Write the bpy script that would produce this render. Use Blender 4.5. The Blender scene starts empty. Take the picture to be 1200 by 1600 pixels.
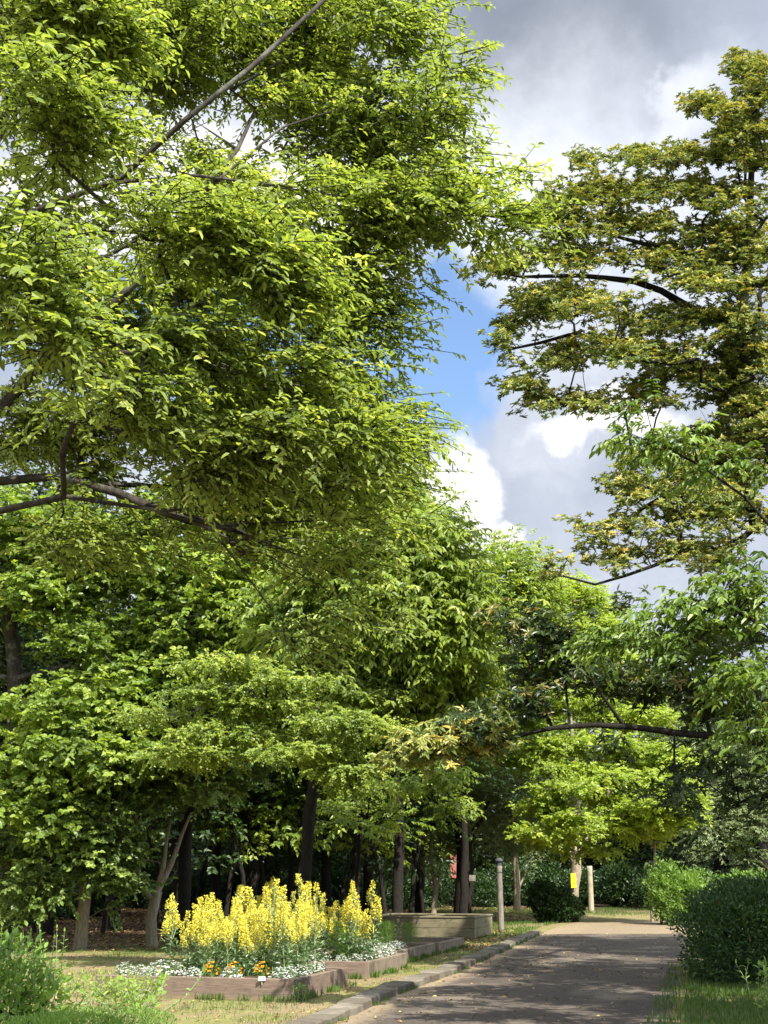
import bpy, bmesh, math, random
import numpy as np
from mathutils import Vector, Matrix, noise

# ------------------------------------------------------------ camera, world, sun
sc = bpy.context.scene
C = sc.collection
FPX = 2000.0
PITCH = math.atan(565 / FPX)
EYE = 1.55
cam_d = bpy.data.cameras.new("camera")
cam = bpy.data.objects.new("camera", cam_d)
C.objects.link(cam)
cam.location = (0, 0, EYE)
cam.rotation_euler = (math.pi / 2 + PITCH, 0, 0)
cam_d.sensor_fit = 'VERTICAL'
cam_d.sensor_height = 36
cam_d.sensor_width = 27
cam_d.lens = 36 * FPX / 1600
cam_d.clip_start = 0.1
cam_d.clip_end = 3000
sc.camera = cam
sc.view_settings.view_transform = 'Standard'
sc.view_settings.look = 'None'
sc.view_settings.exposure = 1.55
sc.view_settings.gamma = 1.0
sc.cycles.max_bounces = 8
sc.cycles.diffuse_bounces = 5
sc.cycles.glossy_bounces = 2
sc.cycles.transmission_bounces = 5
sc.cycles.use_denoising = True
sc.cycles.caustics_reflective = False
sc.cycles.caustics_refractive = False

CP, SP = math.cos(PITCH), math.sin(PITCH)
def ray(px, py):
    a = (px - 600) / FPX; b = (800 - py) / FPX
    return np.array([a, CP - b * SP, SP + b * CP])
def P(px, py, Y):
    d = ray(px, py); t = Y / d[1]
    return np.array([d[0] * t, Y, EYE + d[2] * t])
def G(px, py, z=0.0):
    d = ray(px, py); t = (z - EYE) / d[2]
    return np.array([d[0] * t, d[1] * t, z])
def MPP(Y):           # metres per photograph pixel at distance Y
    return Y / FPX

# direction of the sun: behind the camera, to the right
SUN_EL = math.radians(49)
SUN_AZ = math.radians(31)      # to the right of straight behind
to_sun = Vector((math.sin(SUN_AZ) * math.cos(SUN_EL), -math.cos(SUN_AZ) * math.cos(SUN_EL), math.sin(SUN_EL)))
sd = bpy.data.lights.new("sun", 'SUN')
sd.energy = 4.0
sd.angle = math.radians(0.5)
sd.color = (1.0, 0.95, 0.86)
sun = bpy.data.objects.new("sun", sd)
C.objects.link(sun)
sun.location = (20, -20, 40)
sun.rotation_euler = to_sun.to_track_quat('Z', 'Y').to_euler()

world = bpy.data.worlds.new("World")
sc.world = world
world.use_nodes = True
wt = world.node_tree
wt.nodes.clear()
class NT:
    def __init__(s, tree): s.t = tree
    def n(s, typ, **kw):
        nd = s.t.nodes.new(typ)
        for k, v in kw.items(): setattr(nd, k, v)
        return nd
    def link(s, a, b): s.t.links.new(a, b)
    def math(s, op, a, b=None, c=None, clamp=False):
        nd = s.t.nodes.new('ShaderNodeMath'); nd.operation = op; nd.use_clamp = clamp
        for i, v in enumerate((a, b, c)):
            if v is None: continue
            if isinstance(v, (int, float)): nd.inputs[i].default_value = v
            else: s.t.links.new(v, nd.inputs[i])
        return nd.outputs[0]
    def vmath(s, op, a, b=None):
        nd = s.t.nodes.new('ShaderNodeVectorMath'); nd.operation = op
        for i, v in enumerate((a, b)):
            if v is None: continue
            if isinstance(v, (tuple, list)): nd.inputs[i].default_value = v
            elif isinstance(v, (int, float)): nd.inputs[i].default_value = (v, v, v)
            else: s.t.links.new(v, nd.inputs[i])
        return nd
    def noise(s, vec, scale, detail=4, rough=0.55, dist=0.0):
        nd = s.t.nodes.new('ShaderNodeTexNoise')
        nd.inputs['Scale'].default_value = scale; nd.inputs['Detail'].default_value = detail
        nd.inputs['Roughness'].default_value = rough; nd.inputs['Distortion'].default_value = dist
        if vec is not None: s.t.links.new(vec, nd.inputs['Vector'])
        return nd
    def mixc(s, f, a, b, blend='MIX'):
        nd = s.t.nodes.new('ShaderNodeMix'); nd.data_type = 'RGBA'; nd.blend_type = blend
        for k, v in ((0, f), (6, a), (7, b)):
            if isinstance(v, (int, float)): nd.inputs[k].default_value = v
            elif isinstance(v, tuple): nd.inputs[k].default_value = (*v, 1) if len(v) == 3 else v
            else: s.t.links.new(v, nd.inputs[k])
        return nd.outputs[2]
    def ramp(s, f, stops, interp='LINEAR'):
        nd = s.t.nodes.new('ShaderNodeValToRGB'); nd.color_ramp.interpolation = interp
        el = nd.color_ramp.elements
        while len(el) < len(stops): el.new(0.5)
        for e, (p, c) in zip(el, stops):
            e.position = p; e.color = (*c, 1) if len(c) == 3 else c
        s.t.links.new(f, nd.inputs[0])
        return nd.outputs[0]
    def smooth(s, v, lo, hi):
        nd = s.t.nodes.new('ShaderNodeMapRange'); nd.interpolation_type = 'SMOOTHSTEP'
        nd.inputs['From Min'].default_value = lo; nd.inputs['From Max'].default_value = hi
        s.t.links.new(v, nd.inputs['Value'])
        return nd.outputs['Result']

w = NT(wt)
tc = w.n('ShaderNodeTexCoord')
dirv = tc.outputs['Generated']
sky = w.n('ShaderNodeTexSky', sky_type='NISHITA', sun_disc=False)
sky.sun_elevation = SUN_EL
sky.sun_rotation = math.radians(180) - SUN_AZ
sky.air_density = 1.0; sky.dust_density = 0.1; sky.ozone_density = 4.0
bg_sky = w.n('ShaderNodeBackground'); bg_sky.inputs['Strength'].default_value = 0.085
w.link(sky.outputs[0], bg_sky.inputs['Color'])
# clouds as a field over directions: big soft banks warped by noise
nz = w.noise(dirv, 3.2, 6, 0.6)
off = w.vmath('SCALE', w.vmath('SUBTRACT', nz.outputs['Color'], (0.5, 0.5, 0.5)).outputs[0]); off.inputs['Scale'].default_value = 0.16
nz2 = w.noise(dirv, 14.0, 6, 0.6)
off2 = w.vmath('SCALE', w.vmath('SUBTRACT', nz2.outputs['Color'], (0.5, 0.5, 0.5)).outputs[0]); off2.inputs['Scale'].default_value = 0.075
wd = w.vmath('ADD', w.vmath('ADD', dirv, off.outputs[0]).outputs[0], off2.outputs[0]).outputs[0]
def blob(px, py, rx, ry, ang=0.0, soft=0.75):
    """soft elliptical bank in direction space, 1 inside, 0 outside"""
    c = ray(px, py); c = Vector(c / np.linalg.norm(c))
    right = Vector((0, 0, 1)).cross(c).normalized() * -1
    up = right.cross(c).normalized()
    e1 = right * math.cos(ang) + up * math.sin(ang); e2 = -right * math.sin(ang) + up * math.cos(ang)
    dlt = w.vmath('SUBTRACT', wd, tuple(c)).outputs[0]
    a = w.vmath('DOT_PRODUCT', dlt, tuple(e1 / (rx / FPX))).outputs['Value']
    b = w.vmath('DOT_PRODUCT', dlt, tuple(e2 / (ry / FPX))).outputs['Value']
    r = w.math('SQRT', w.math('ADD', w.math('MULTIPLY', a, a), w.math('MULTIPLY', b, b)))
    return w.smooth(w.math('SUBTRACT', 1.0 + soft, r), 0.0, soft * 1.6)
def mx(*a):
    o = a[0]
    for k in a[1:]: o = w.math('MAXIMUM', o, k)
    return o
gap = mx(blob(706, 540, 112, 140, 0.1, 0.35), blob(330, 560, 300, 75, -0.1, 0.6), blob(735, 590, 40, 55, 0, 0.6))
far_gap = w.smooth(w.noise(dirv, 1.7, 5, 0.55).outputs['Fac'], 0.56, 0.66)
yy = w.n('ShaderNodeSeparateXYZ'); w.link(dirv, yy.inputs[0])
behind = w.smooth(w.math('MULTIPLY', yy.outputs['Y'], -1), -0.75, -0.55)   # away from the modelled bank
gap = w.math('MAXIMUM', gap, w.math('MULTIPLY', far_gap, behind))
cover = w.math('SUBTRACT', 1.0, w.math('MULTIPLY', gap, 0.97))
cn = w.noise(wd, 5.0, 6, 0.55).outputs['Fac']
base = w.ramp(cn, [(0.30, (0.26, 0.30, 0.375)), (0.5, (0.36, 0.395, 0.465)), (0.66, (0.51, 0.54, 0.60))])
dark = mx(blob(900, 60, 150, 70, 0.15, 1.0), blob(820, 30, 120, 50, 0, 1.0))
base = w.mixc(w.math('MULTIPLY', dark, 0.85), base, (0.165, 0.19, 0.235))
lit1 = mx(blob(1040, 165, 85, 30, 0.5, 0.8), blob(820, 225, 150, 90, 0.3, 1.1))
base = w.mixc(w.math('MULTIPLY', lit1, 0.5), base, (0.70, 0.72, 0.77))
white = mx(blob(730, 745, 42, 55, 0.5, 0.45), blob(690, 790, 60, 50, 0.3, 0.5), blob(780, 850, 40, 22, 0, 0.6), blob(960, 660, 75, 20, 0.1, 0.7), blob(300, 330, 300, 90, 0.0, 0.8), blob(722, 765, 78, 75, 0.5, 0.25))
base = w.mixc(w.math('MULTIPLY', white, 0.9), base, (0.80, 0.78, 0.775))
# added fill light: unseen clouds on the sun's side are made brighter
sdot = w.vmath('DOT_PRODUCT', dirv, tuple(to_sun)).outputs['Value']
sun_side_fill = w.math('ADD', 1.0, w.math('MULTIPLY', w.smooth(sdot, 0.12, 0.85), 2.2))
gl = w.vmath('SCALE', base); w.link(sun_side_fill, gl.inputs['Scale']); base = gl.outputs[0]
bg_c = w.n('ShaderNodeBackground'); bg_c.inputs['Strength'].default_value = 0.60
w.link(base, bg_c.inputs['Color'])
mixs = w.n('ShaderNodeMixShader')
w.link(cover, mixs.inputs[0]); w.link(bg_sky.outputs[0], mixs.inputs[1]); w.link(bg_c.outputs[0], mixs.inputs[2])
wo = w.n('ShaderNodeOutputWorld'); w.link(mixs.outputs[0], wo.inputs['Surface'])

# ------------------------------------------------------------ object helpers
def tag(o, label=None, cat=None, group=None, kind=None):
    if label: o['label'] = label
    if cat: o['category'] = cat
    if group: o['group'] = group
    if kind: o['kind'] = kind
    return o
def thing(name, label, cat, loc=(0, 0, 0), rz=0.0, group=None):
    o = bpy.data.objects.new(name, None); C.objects.link(o)
    o.location = tuple(float(v) for v in loc); o.rotation_euler = (0, 0, rz)
    o.empty_display_size = 0.2
    return tag(o, label, cat, group)
def link(name, me, m, parent=None, loc=None):
    if m is not None and not me.materials: me.materials.append(m)
    o = bpy.data.objects.new(name, me); C.objects.link(o)
    if parent is not None: o.parent = parent
    if loc is not None: o.location = tuple(float(v) for v in loc)
    return o
def dup(root, loc, rz=0.0, scale=None, label=None, group=None):
    r = root.copy(); C.objects.link(r)
    r.location = tuple(float(v) for v in loc); r.rotation_euler = (0, 0, rz)
    if scale: r.scale = scale if isinstance(scale, tuple) else (scale,) * 3
    if label: r['label'] = label
    if group: r['group'] = group
    for ch in list(root.children):
        c = ch.copy(); C.objects.link(c); c.parent = r
        for g in ch.children:
            d = g.copy(); C.objects.link(d); d.parent = c
    return r
def mesh_np(name, V, F_loops, F_tot, smooth=False, attrs=None, midx=None):
    """V (n,3); F_loops flat vertex indices; F_tot per-face vertex counts"""
    me = bpy.data.meshes.new(name)
    V = np.asarray(V, dtype=np.float32); F_loops = np.asarray(F_loops, dtype=np.int32).ravel()
    F_tot = np.asarray(F_tot, dtype=np.int32)
    me.vertices.add(len(V)); me.vertices.foreach_set('co', V.ravel())
    me.loops.add(len(F_loops)); me.loops.foreach_set('vertex_index', F_loops)
    me.polygons.add(len(F_tot))
    st = np.zeros(len(F_tot), dtype=np.int32); st[1:] = np.cumsum(F_tot)[:-1]
    me.polygons.foreach_set('loop_start', st)
    me.polygons.foreach_set('use_smooth', np.full(len(F_tot), smooth, dtype=bool))
    if attrs:
        for k, v in attrs.items():
            a = me.attributes.new(k, 'FLOAT', 'FACE'); a.data.foreach_set('value', np.asarray(v, dtype=np.float32))
    if midx is not None: me.polygons.foreach_set('material_index', np.asarray(midx, dtype=np.int32))
    me.update(calc_edges=True); me.validate()
    return me
class MB:
    """collects simple closed shapes into one mesh"""
    def __init__(s): s.v = []; s.f = []
    def add(s, vs, fs):
        b = len(s.v); s.v += [tuple(map(float, x)) for x in vs]; s.f += [tuple(i + b for i in f) for f in fs]
    def prism(s, quad, z0, z1, jit=0.0):
        """quad: list of xy points anticlockwise; closed prism"""
        n = len(quad)
        vs = [(x, y, z0) for x, y in quad] + [(x, y, z1 + random.uniform(-jit, jit)) for x, y in quad]
        fs = [tuple(range(n))[::-1], tuple(range(n, 2 * n))] + [(i, (i + 1) % n, n + (i + 1) % n, n + i) for i in range(n)]
        s.add(vs, fs)
    def box(s, c, size, rz=0.0):
        cx, cy, cz = c; hx, hy, hz = size[0] / 2, size[1] / 2, size[2] / 2
        q = []
        for x, y in ((-hx, -hy), (hx, -hy), (hx, hy), (-hx, hy)):
            q.append((cx + x * math.cos(rz) - y * math.sin(rz), cy + x * math.sin(rz) + y * math.cos(rz)))
        s.prism(q, cz - hz, cz + hz)
    def tube(s, pts, rad, sides=8, cap=True):
        V, F = tube_arrays(np.array(pts, float), np.array(rad, float), sides)
        n = len(pts); b = len(s.v)
        s.v += [tuple(map(float, x)) for x in V]; s.f += [tuple(int(i) + b for i in f) for f in F]
        if cap:
            s.f.append(tuple(b + i for i in range(sides))[::-1]); s.f.append(tuple(b + (n - 1) * sides + i for i in range(sides)))
    def mesh(s, name, smooth=False, bevel=0.0):
        me = bpy.data.meshes.new(name); me.from_pydata(s.v, [], s.f)
        if bevel:
            bm = bmesh.new(); bm.from_mesh(me)
            bmesh.ops.bevel(bm, geom=[e for e in bm.edges], offset=bevel, segments=1, affect='EDGES')
            bm.to_mesh(me); bm.free()
        for p in me.polygons: p.use_smooth = smooth
        me.update(); return me
def unit(a):
    return a / (np.linalg.norm(a, axis=-1, keepdims=True) + 1e-9)
def tube_arrays(pts, rad, sides, rough=0.0, rng=None):
    n = len(pts)
    t = np.zeros_like(pts)
    t[1:-1] = pts[2:] - pts[:-2]; t[0] = pts[1] - pts[0]; t[-1] = pts[-1] - pts[-2]
    t = unit(t)
    up = np.array([0.31, 0.17, 0.93])
    e1 = np.cross(t, up); bad = np.linalg.norm(e1, axis=1) < 0.15
    e1[bad] = np.cross(t[bad], np.array([1.0, 0.2, 0])); e1 = unit(e1)
    for i in range(1, n):          # keep the rings from twisting
        v = e1[i - 1] - t[i] * np.dot(e1[i - 1], t[i])
        if np.linalg.norm(v) > 1e-3: e1[i] = v / np.linalg.norm(v)
    e2 = np.cross(t, e1)
    a = np.linspace(0, 2 * np.pi, sides, endpoint=False)
    r = rad[:, None] * np.ones((1, sides))
    if rough and rng is not None: r = r * (1 + rng.uniform(-rough, rough, r.shape))
    V = pts[:, None, :] + r[:, :, None] * (np.cos(a)[None, :, None] * e1[:, None, :] + np.sin(a)[None, :, None] * e2[:, None, :])
    V = V.reshape(-1, 3)
    i = np.arange(n - 1)[:, None] * sides; j = np.arange(sides)[None, :]; k = (j + 1) % sides
    F = np.stack([i + j, i + k, i + sides + k, i + sides + j], axis=-1).reshape(-1, 4)
    return V, F

# ------------------------------------------------------------ materials
def new_mat(name):
    m = bpy.data.materials.new(name); m.use_nodes = True
    m.node_tree.nodes.clear()
    return m, NT(m.node_tree)
def finish(t, shader):
    o = t.n('ShaderNodeOutputMaterial'); t.link(shader, o.inputs['Surface'])
def pbsdf(t, col, rough=0.8, spec=0.3, bump=None, bstr=0.5, bdist=0.02):
    p = t.n('ShaderNodeBsdfPrincipled')
    if isinstance(col, tuple): p.inputs['Base Color'].default_value = (*col, 1)
    else: t.link(col, p.inputs['Base Color'])
    if isinstance(rough, (int, float)): p.inputs['Roughness'].default_value = rough
    else: t.link(rough, p.inputs['Roughness'])
    p.inputs['Specular IOR Level'].default_value = spec
    if bump is not None:
        b = t.n('ShaderNodeBump'); b.inputs['Strength'].default_value = bstr; b.inputs['Distance'].default_value = bdist
        t.link(bump, b.inputs['Height']); t.link(b.outputs[0], p.inputs['Normal'])
    return p.outputs[0]
def leaf_mat(name, cols, trans=0.42, tcol=(1.5, 1.45, 0.45), rough=0.42, spec=0.45):
    """cols: ramp stops over the per-leaf attribute"""
    m, t = new_mat(name)
    a = t.n('ShaderNodeAttribute'); a.attribute_name = 'var'
    col = t.ramp(a.outputs['Fac'], cols)
    s = pbsdf(t, col, rough, spec)
    tr = t.n('ShaderNodeBsdfTranslucent')
    t.link(t.mixc(1.0, col, tcol, 'MULTIPLY'), tr.inputs['Color'])
    mx_ = t.n('ShaderNodeMixShader'); mx_.inputs[0].default_value = trans
    t.link(s, mx_.inputs[1]); t.link(tr.outputs[0], mx_.inputs[2])
    finish(t, mx_.outputs[0])
    return m
def bark_mat(name, c1, c2, moss=(0.10, 0.12, 0.05), moss_amt=0.3, scale=1.0):
    m, t = new_mat(name)
    tcn = t.n('ShaderNodeTexCoord'); mp = t.n('ShaderNodeMapping'); t.link(tcn.outputs['Object'], mp.inputs[0])
    mp.inputs['Scale'].default_value = (9 * scale, 9 * scale, 2.2 * scale)
    n1 = t.noise(mp.outputs[0], 3.0, 6, 0.65, 0.4); n2 = t.noise(tcn.outputs['Object'], 4.5 * scale, 4, 0.6)
    col = t.ramp(n1.outputs['Fac'], [(0.3, c1), (0.68, c2)])
    mf = t.math('MULTIPLY', t.smooth(n2.outputs['Fac'], 0.5, 0.66), moss_amt)
    col = t.mixc(mf, col, moss)
    finish(t, pbsdf(t, col, 0.9, 0.2, n1.outputs['Fac'], 0.9, 0.03))
    return m
M = {}
M['leaf_fresh'] = leaf_mat('fresh_green_leaf', [(0.0, (0.146, 0.202, 0.053)), (0.5, (0.229, 0.302, 0.075)), (0.85, (0.322, 0.394, 0.105)), (1.0, (0.426, 0.470, 0.150))], 0.56, (1.45, 1.4, 0.55), 0.5, 0.3)
M['leaf_under'] = leaf_mat('understory_leaf', [(0.0, (0.100, 0.156, 0.030)), (0.5, (0.200, 0.294, 0.053)), (1.0, (0.400, 0.478, 0.120))], 0.5, (1.5, 1.45, 0.45))
M['leaf_soft_lime'] = leaf_mat('soft_lime_leaf', [(0.0, (0.130, 0.199, 0.035)), (0.5, (0.240, 0.323, 0.056)), (1.0, (0.400, 0.465, 0.098))], 0.5, (1.4, 1.35, 0.45))
M['leaf_small'] = leaf_mat('mid_green_leaf', [(0.0, (0.060, 0.100, 0.025)), (0.5, (0.125, 0.190, 0.042)), (0.85, (0.220, 0.310, 0.070)), (1.0, (0.380, 0.480, 0.112))], 0.42, (1.4, 1.4, 0.5))
M['leaf_broad'] = leaf_mat('broad_droopy_leaf', [(0.0, (0.120, 0.179, 0.032)), (0.5, (0.220, 0.310, 0.048)), (1.0, (0.360, 0.414, 0.088))], 0.5, (1.5, 1.45, 0.45))
M['leaf_olive'] = leaf_mat('olive_evergreen_leaf', [(0.0, (0.05, 0.095, 0.025)), (0.30, (0.12, 0.17, 0.038)), (0.52, (0.205, 0.245, 0.058)), (0.82, (0.355, 0.36, 0.095)), (0.98, (0.46, 0.43, 0.12)), (1.0, (0.48, 0.37, 0.08))], 0.28, (1.3, 1.25, 0.5), 0.46, 0.35)
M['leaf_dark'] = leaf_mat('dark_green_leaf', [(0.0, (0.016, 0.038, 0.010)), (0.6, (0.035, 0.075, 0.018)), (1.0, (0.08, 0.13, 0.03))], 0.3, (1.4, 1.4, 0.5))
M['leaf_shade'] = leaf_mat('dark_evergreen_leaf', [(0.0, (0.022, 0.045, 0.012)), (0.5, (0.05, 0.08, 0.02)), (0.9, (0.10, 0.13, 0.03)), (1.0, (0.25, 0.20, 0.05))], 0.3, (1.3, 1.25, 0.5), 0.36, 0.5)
M['leaf_lime'] = leaf_mat('lime_maple_leaf', [(0.0, (0.166, 0.243, 0.031)), (0.5, (0.294, 0.396, 0.051)), (1.0, (0.423, 0.486, 0.085))], 0.5, (1.4, 1.35, 0.4))
M['leaf_grey'] = leaf_mat('grey_green_leaf', [(0.0, (0.08, 0.12, 0.04)), (0.5, (0.16, 0.215, 0.075)), (1.0, (0.29, 0.34, 0.15))], 0.28, (1.3, 1.3, 0.6))
M['leaf_cherry'] = leaf_mat('drooping_green_leaf', [(0.0, (0.06, 0.11, 0.015)), (0.6, (0.14, 0.22, 0.03)), (1.0, (0.26, 0.35, 0.065))], 0.36, (1.4, 1.4, 0.5))
M['leaf_hedge'] = leaf_mat('hedge_leaf', [(0.0, (0.022, 0.055, 0.014)), (0.5, (0.045, 0.10, 0.024)), (0.93, (0.10, 0.17, 0.035)), (1.0, (0.26, 0.22, 0.08))], 0.2, (1.3, 1.3, 0.5), 0.38, 0.5)
M['leaf_shrub'] = leaf_mat('bright_shrub_leaf', [(0.0, (0.090, 0.170, 0.033)), (0.5, (0.180, 0.300, 0.052)), (1.0, (0.300, 0.420, 0.091))], 0.4, (1.4, 1.35, 0.45))
M['leaf_glaucous'] = leaf_mat('glaucous_leaf', [(0.0, (0.07, 0.13, 0.045)), (0.5, (0.15, 0.23, 0.10)), (1.0, (0.28, 0.36, 0.19))], 0.3, (1.2, 1.25, 0.7))
M['feather'] = leaf_mat('feathery_leaf', [(0.0, (0.06, 0.15, 0.015)), (1.0, (0.17, 0.30, 0.03))], 0.4)
M['petal_yellow'] = leaf_mat('yellow_petal', [(0.0, (0.60, 0.53, 0.06)), (0.5, (0.76, 0.68, 0.10)), (1.0, (0.84, 0.78, 0.20))], 0.4, (1.1, 1.1, 0.8), 0.6, 0.2)
M['petal_white'] = leaf_mat('white_petal', [(0.0, (0.55, 0.55, 0.50)), (1.0, (0.82, 0.82, 0.78))], 0.3, (1, 1, 1), 0.6, 0.2)
M['petal_orange'] = leaf_mat('orange_petal', [(0.0, (0.75, 0.28, 0.01)), (1.0, (0.85, 0.48, 0.02))], 0.35, (1.1, 1.0, 0.5), 0.6, 0.2)
M['grass'] = leaf_mat('grass_blade', [(0.0, (0.045, 0.095, 0.015)), (0.7, (0.10, 0.175, 0.03)), (0.95, (0.17, 0.22, 0.055)), (1.0, (0.30, 0.28, 0.11))], 0.35)
M['litter'] = leaf_mat('fallen_leaf', [(0.0, (0.09, 0.05, 0.025)), (0.5, (0.22, 0.13, 0.06)), (0.85, (0.36, 0.25, 0.12)), (1.0, (0.50, 0.42, 0.12))], 0.1, (1, 1, 1), 0.7, 0.2)
M['bark_grey'] = bark_mat('grey_bark', (0.018, 0.015, 0.012), (0.07, 0.06, 0.048), (0.20, 0.21, 0.17), 0.45)
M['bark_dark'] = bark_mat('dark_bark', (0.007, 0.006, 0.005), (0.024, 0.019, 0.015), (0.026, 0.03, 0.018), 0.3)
M['bark_pale'] = bark_mat('pale_bark', (0.16, 0.125, 0.085), (0.36, 0.30, 0.21), (0.14, 0.16, 0.08), 0.35)
M['stem_green'] = leaf_mat('green_stem', [(0.0, (0.14, 0.20, 0.08)), (1.0, (0.25, 0.32, 0.14))], 0.15)

def wood_mat(name, c1, c2, stain, amt=0.5, grain=(3, 3, 30)):
    m, t = new_mat(name)
    tcn = t.n('ShaderNodeTexCoord'); mp = t.n('ShaderNodeMapping'); t.link(tcn.outputs['Object'], mp.inputs[0])
    mp.inputs['Scale'].default_value = grain
    n1 = t.noise(mp.outputs[0], 1.6, 6, 0.6, 0.3); n2 = t.noise(tcn.outputs['Object'], 3.1, 5, 0.6)
    col = t.ramp(n1.outputs['Fac'], [(0.3, c1), (0.7, c2)])
    col = t.mixc(t.math('MULTIPLY', t.smooth(n2.outputs['Fac'], 0.48, 0.66), amt), col, stain)
    if 'bed' in name:
        z_ = t.n('ShaderNodeSeparateXYZ'); t.link(tcn.outputs['Object'], z_.inputs[0])
        n4 = t.noise(tcn.outputs['Object'], 14, 5, 0.7)
        col = t.mixc(t.math('MULTIPLY', t.smooth(t.math('ADD', z_.outputs['Z'], t.math('MULTIPLY', n4.outputs['Fac'], 0.14)), 0.15, 0.07), 0.8), col, (0.21, 0.16, 0.09))
        col = t.mixc(t.smooth(n4.outputs['Fac'], 0.6, 0.72), col, (0.10, 0.085, 0.055))
    finish(t, pbsdf(t, col, 0.85, 0.25, n1.outputs['Fac'], 0.5, 0.01))
    return m
M['mauve_board'] = wood_mat('mauve_bed_board', (0.125, 0.088, 0.066), (0.195, 0.142, 0.105), (0.085, 0.065, 0.045), 0.7)
M['tan_board'] = wood_mat('weathered_bed_board', (0.14, 0.11, 0.08), (0.23, 0.185, 0.135), (0.08, 0.065, 0.045), 0.8, (8, 8, 3))
M['old_wood'] = wood_mat('old_planter_wood', (0.11, 0.095, 0.055), (0.22, 0.19, 0.115), (0.07, 0.07, 0.04), 0.7)
M['post_wood'] = wood_mat('post_wood', (0.26, 0.22, 0.15), (0.40, 0.35, 0.25), (0.14, 0.13, 0.09), 0.5, (20, 20, 2.5))
M['post_grey'] = wood_mat('grey_post_wood', (0.12, 0.105, 0.085), (0.23, 0.205, 0.165), (0.08, 0.07, 0.055), 0.5, (20, 20, 2.5))
def flat_mat(name, col, rough=0.7, spec=0.3):
    m, t = new_mat(name)
    tcn = t.n('ShaderNodeTexCoord'); n1 = t.noise(tcn.outputs['Object'], 9, 5, 0.6)
    c = t.mixc(t.smooth(n1.outputs['Fac'], 0.35, 0.7), tuple(v * 0.82 for v in col), col)
    finish(t, pbsdf(t, c, rough, spec, n1.outputs['Fac'], 0.2, 0.01)); return m
M['metal_dark'] = flat_mat('dark_cap_metal', (0.05, 0.05, 0.055), 0.5)
M['yellow_board'] = flat_mat('yellow_board', (0.85, 0.75, 0.03), 0.5)
M['sign_red'] = flat_mat('red_brown_board', (0.35, 0.12, 0.09), 0.7)
M['white_card'] = flat_mat('white_card', (0.75, 0.77, 0.78), 0.5)
M['ink'] = flat_mat('ink', (0.08, 0.09, 0.05), 0.6)
M['black_cloth'] = flat_mat('black_cloth', (0.018, 0.018, 0.02), 0.9, 0.1)
M['white_cloth'] = flat_mat('white_cloth', (0.80, 0.79, 0.76), 0.9, 0.1)
M['grey_cloth'] = flat_mat('grey_cloth', (0.20, 0.18, 0.16), 0.9, 0.1)
M['skin'] = flat_mat('skin', (0.45, 0.28, 0.20), 0.6)
M['hair'] = flat_mat('hair', (0.02, 0.016, 0.014), 0.6)
M['soil'] = flat_mat('bed_soil', (0.085, 0.06, 0.04), 0.95, 0.1)

# ground: earth, dry moss grass, leaf litter, by place and noise
GEOL = []
def ground_mat():
    m, t = new_mat('park_ground')
    g = t.n('ShaderNodeNewGeometry'); pos = g.outputs['Position']
    sx = t.n('ShaderNodeSeparateXYZ'); t.link(pos, sx.inputs[0])
    n1 = t.noise(pos, 0.7, 6, 0.62); n2 = t.noise(pos, 6.0, 6, 0.7); n3 = t.noise(pos, 32.0, 4, 0.7)
    earth = t.ramp(n2.outputs['Fac'], [(0.3, (0.15, 0.115, 0.062)), (0.7, (0.29, 0.225, 0.125))])
    grass = t.ramp(n2.outputs['Fac'], [(0.3, (0.10, 0.115, 0.035)), (0.7, (0.26, 0.235, 0.09))])
    lit = t.ramp(n3.outputs['Fac'], [(0.35, (0.035, 0.025, 0.016)), (0.52, (0.085, 0.058, 0.034)), (0.7, (0.20, 0.14, 0.085))])
    gm = t.smooth(t.math('ADD', n1.outputs['Fac'], t.math('MULTIPLY', t.math('SUBTRACT', n2.outputs['Fac'], 0.5), 0.5)), 0.44, 0.54)
    col = t.mixc(gm, earth, grass)
    # litter deeper in the wood
    edge = t.math('ADD', sx.outputs['Y'], t.math('MULTIPLY', t.math('SUBTRACT', n1.outputs['Fac'], 0.5), 14.0))
    wood = t.smooth(edge, 28.5, 33.0)
    leftish = t.smooth(t.math('ADD', sx.outputs['X'], t.math('MULTIPLY', sx.outputs['Y'], -0.07)), 1.2, -1.2)
    wood = t.math('MAXIMUM', t.math('MULTIPLY', wood, leftish), t.smooth(edge, 52.0, 60.0))
    col = t.mixc(wood, col, lit)
    fine = t.ramp(n3.outputs['Fac'], [(0.3, (0.72, 0.72, 0.72)), (0.7, (1.25, 1.25, 1.25))])
    col = t.mixc(1.0, col, fine, 'MULTIPLY')
    h = t.math('ADD', n3.outputs['Fac'], n2.outputs['Fac'])
    finish(t, pbsdf(t, col, 0.95, 0.1, h, 0.7, 0.03))
    return m
M['ground'] = ground_mat()
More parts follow.
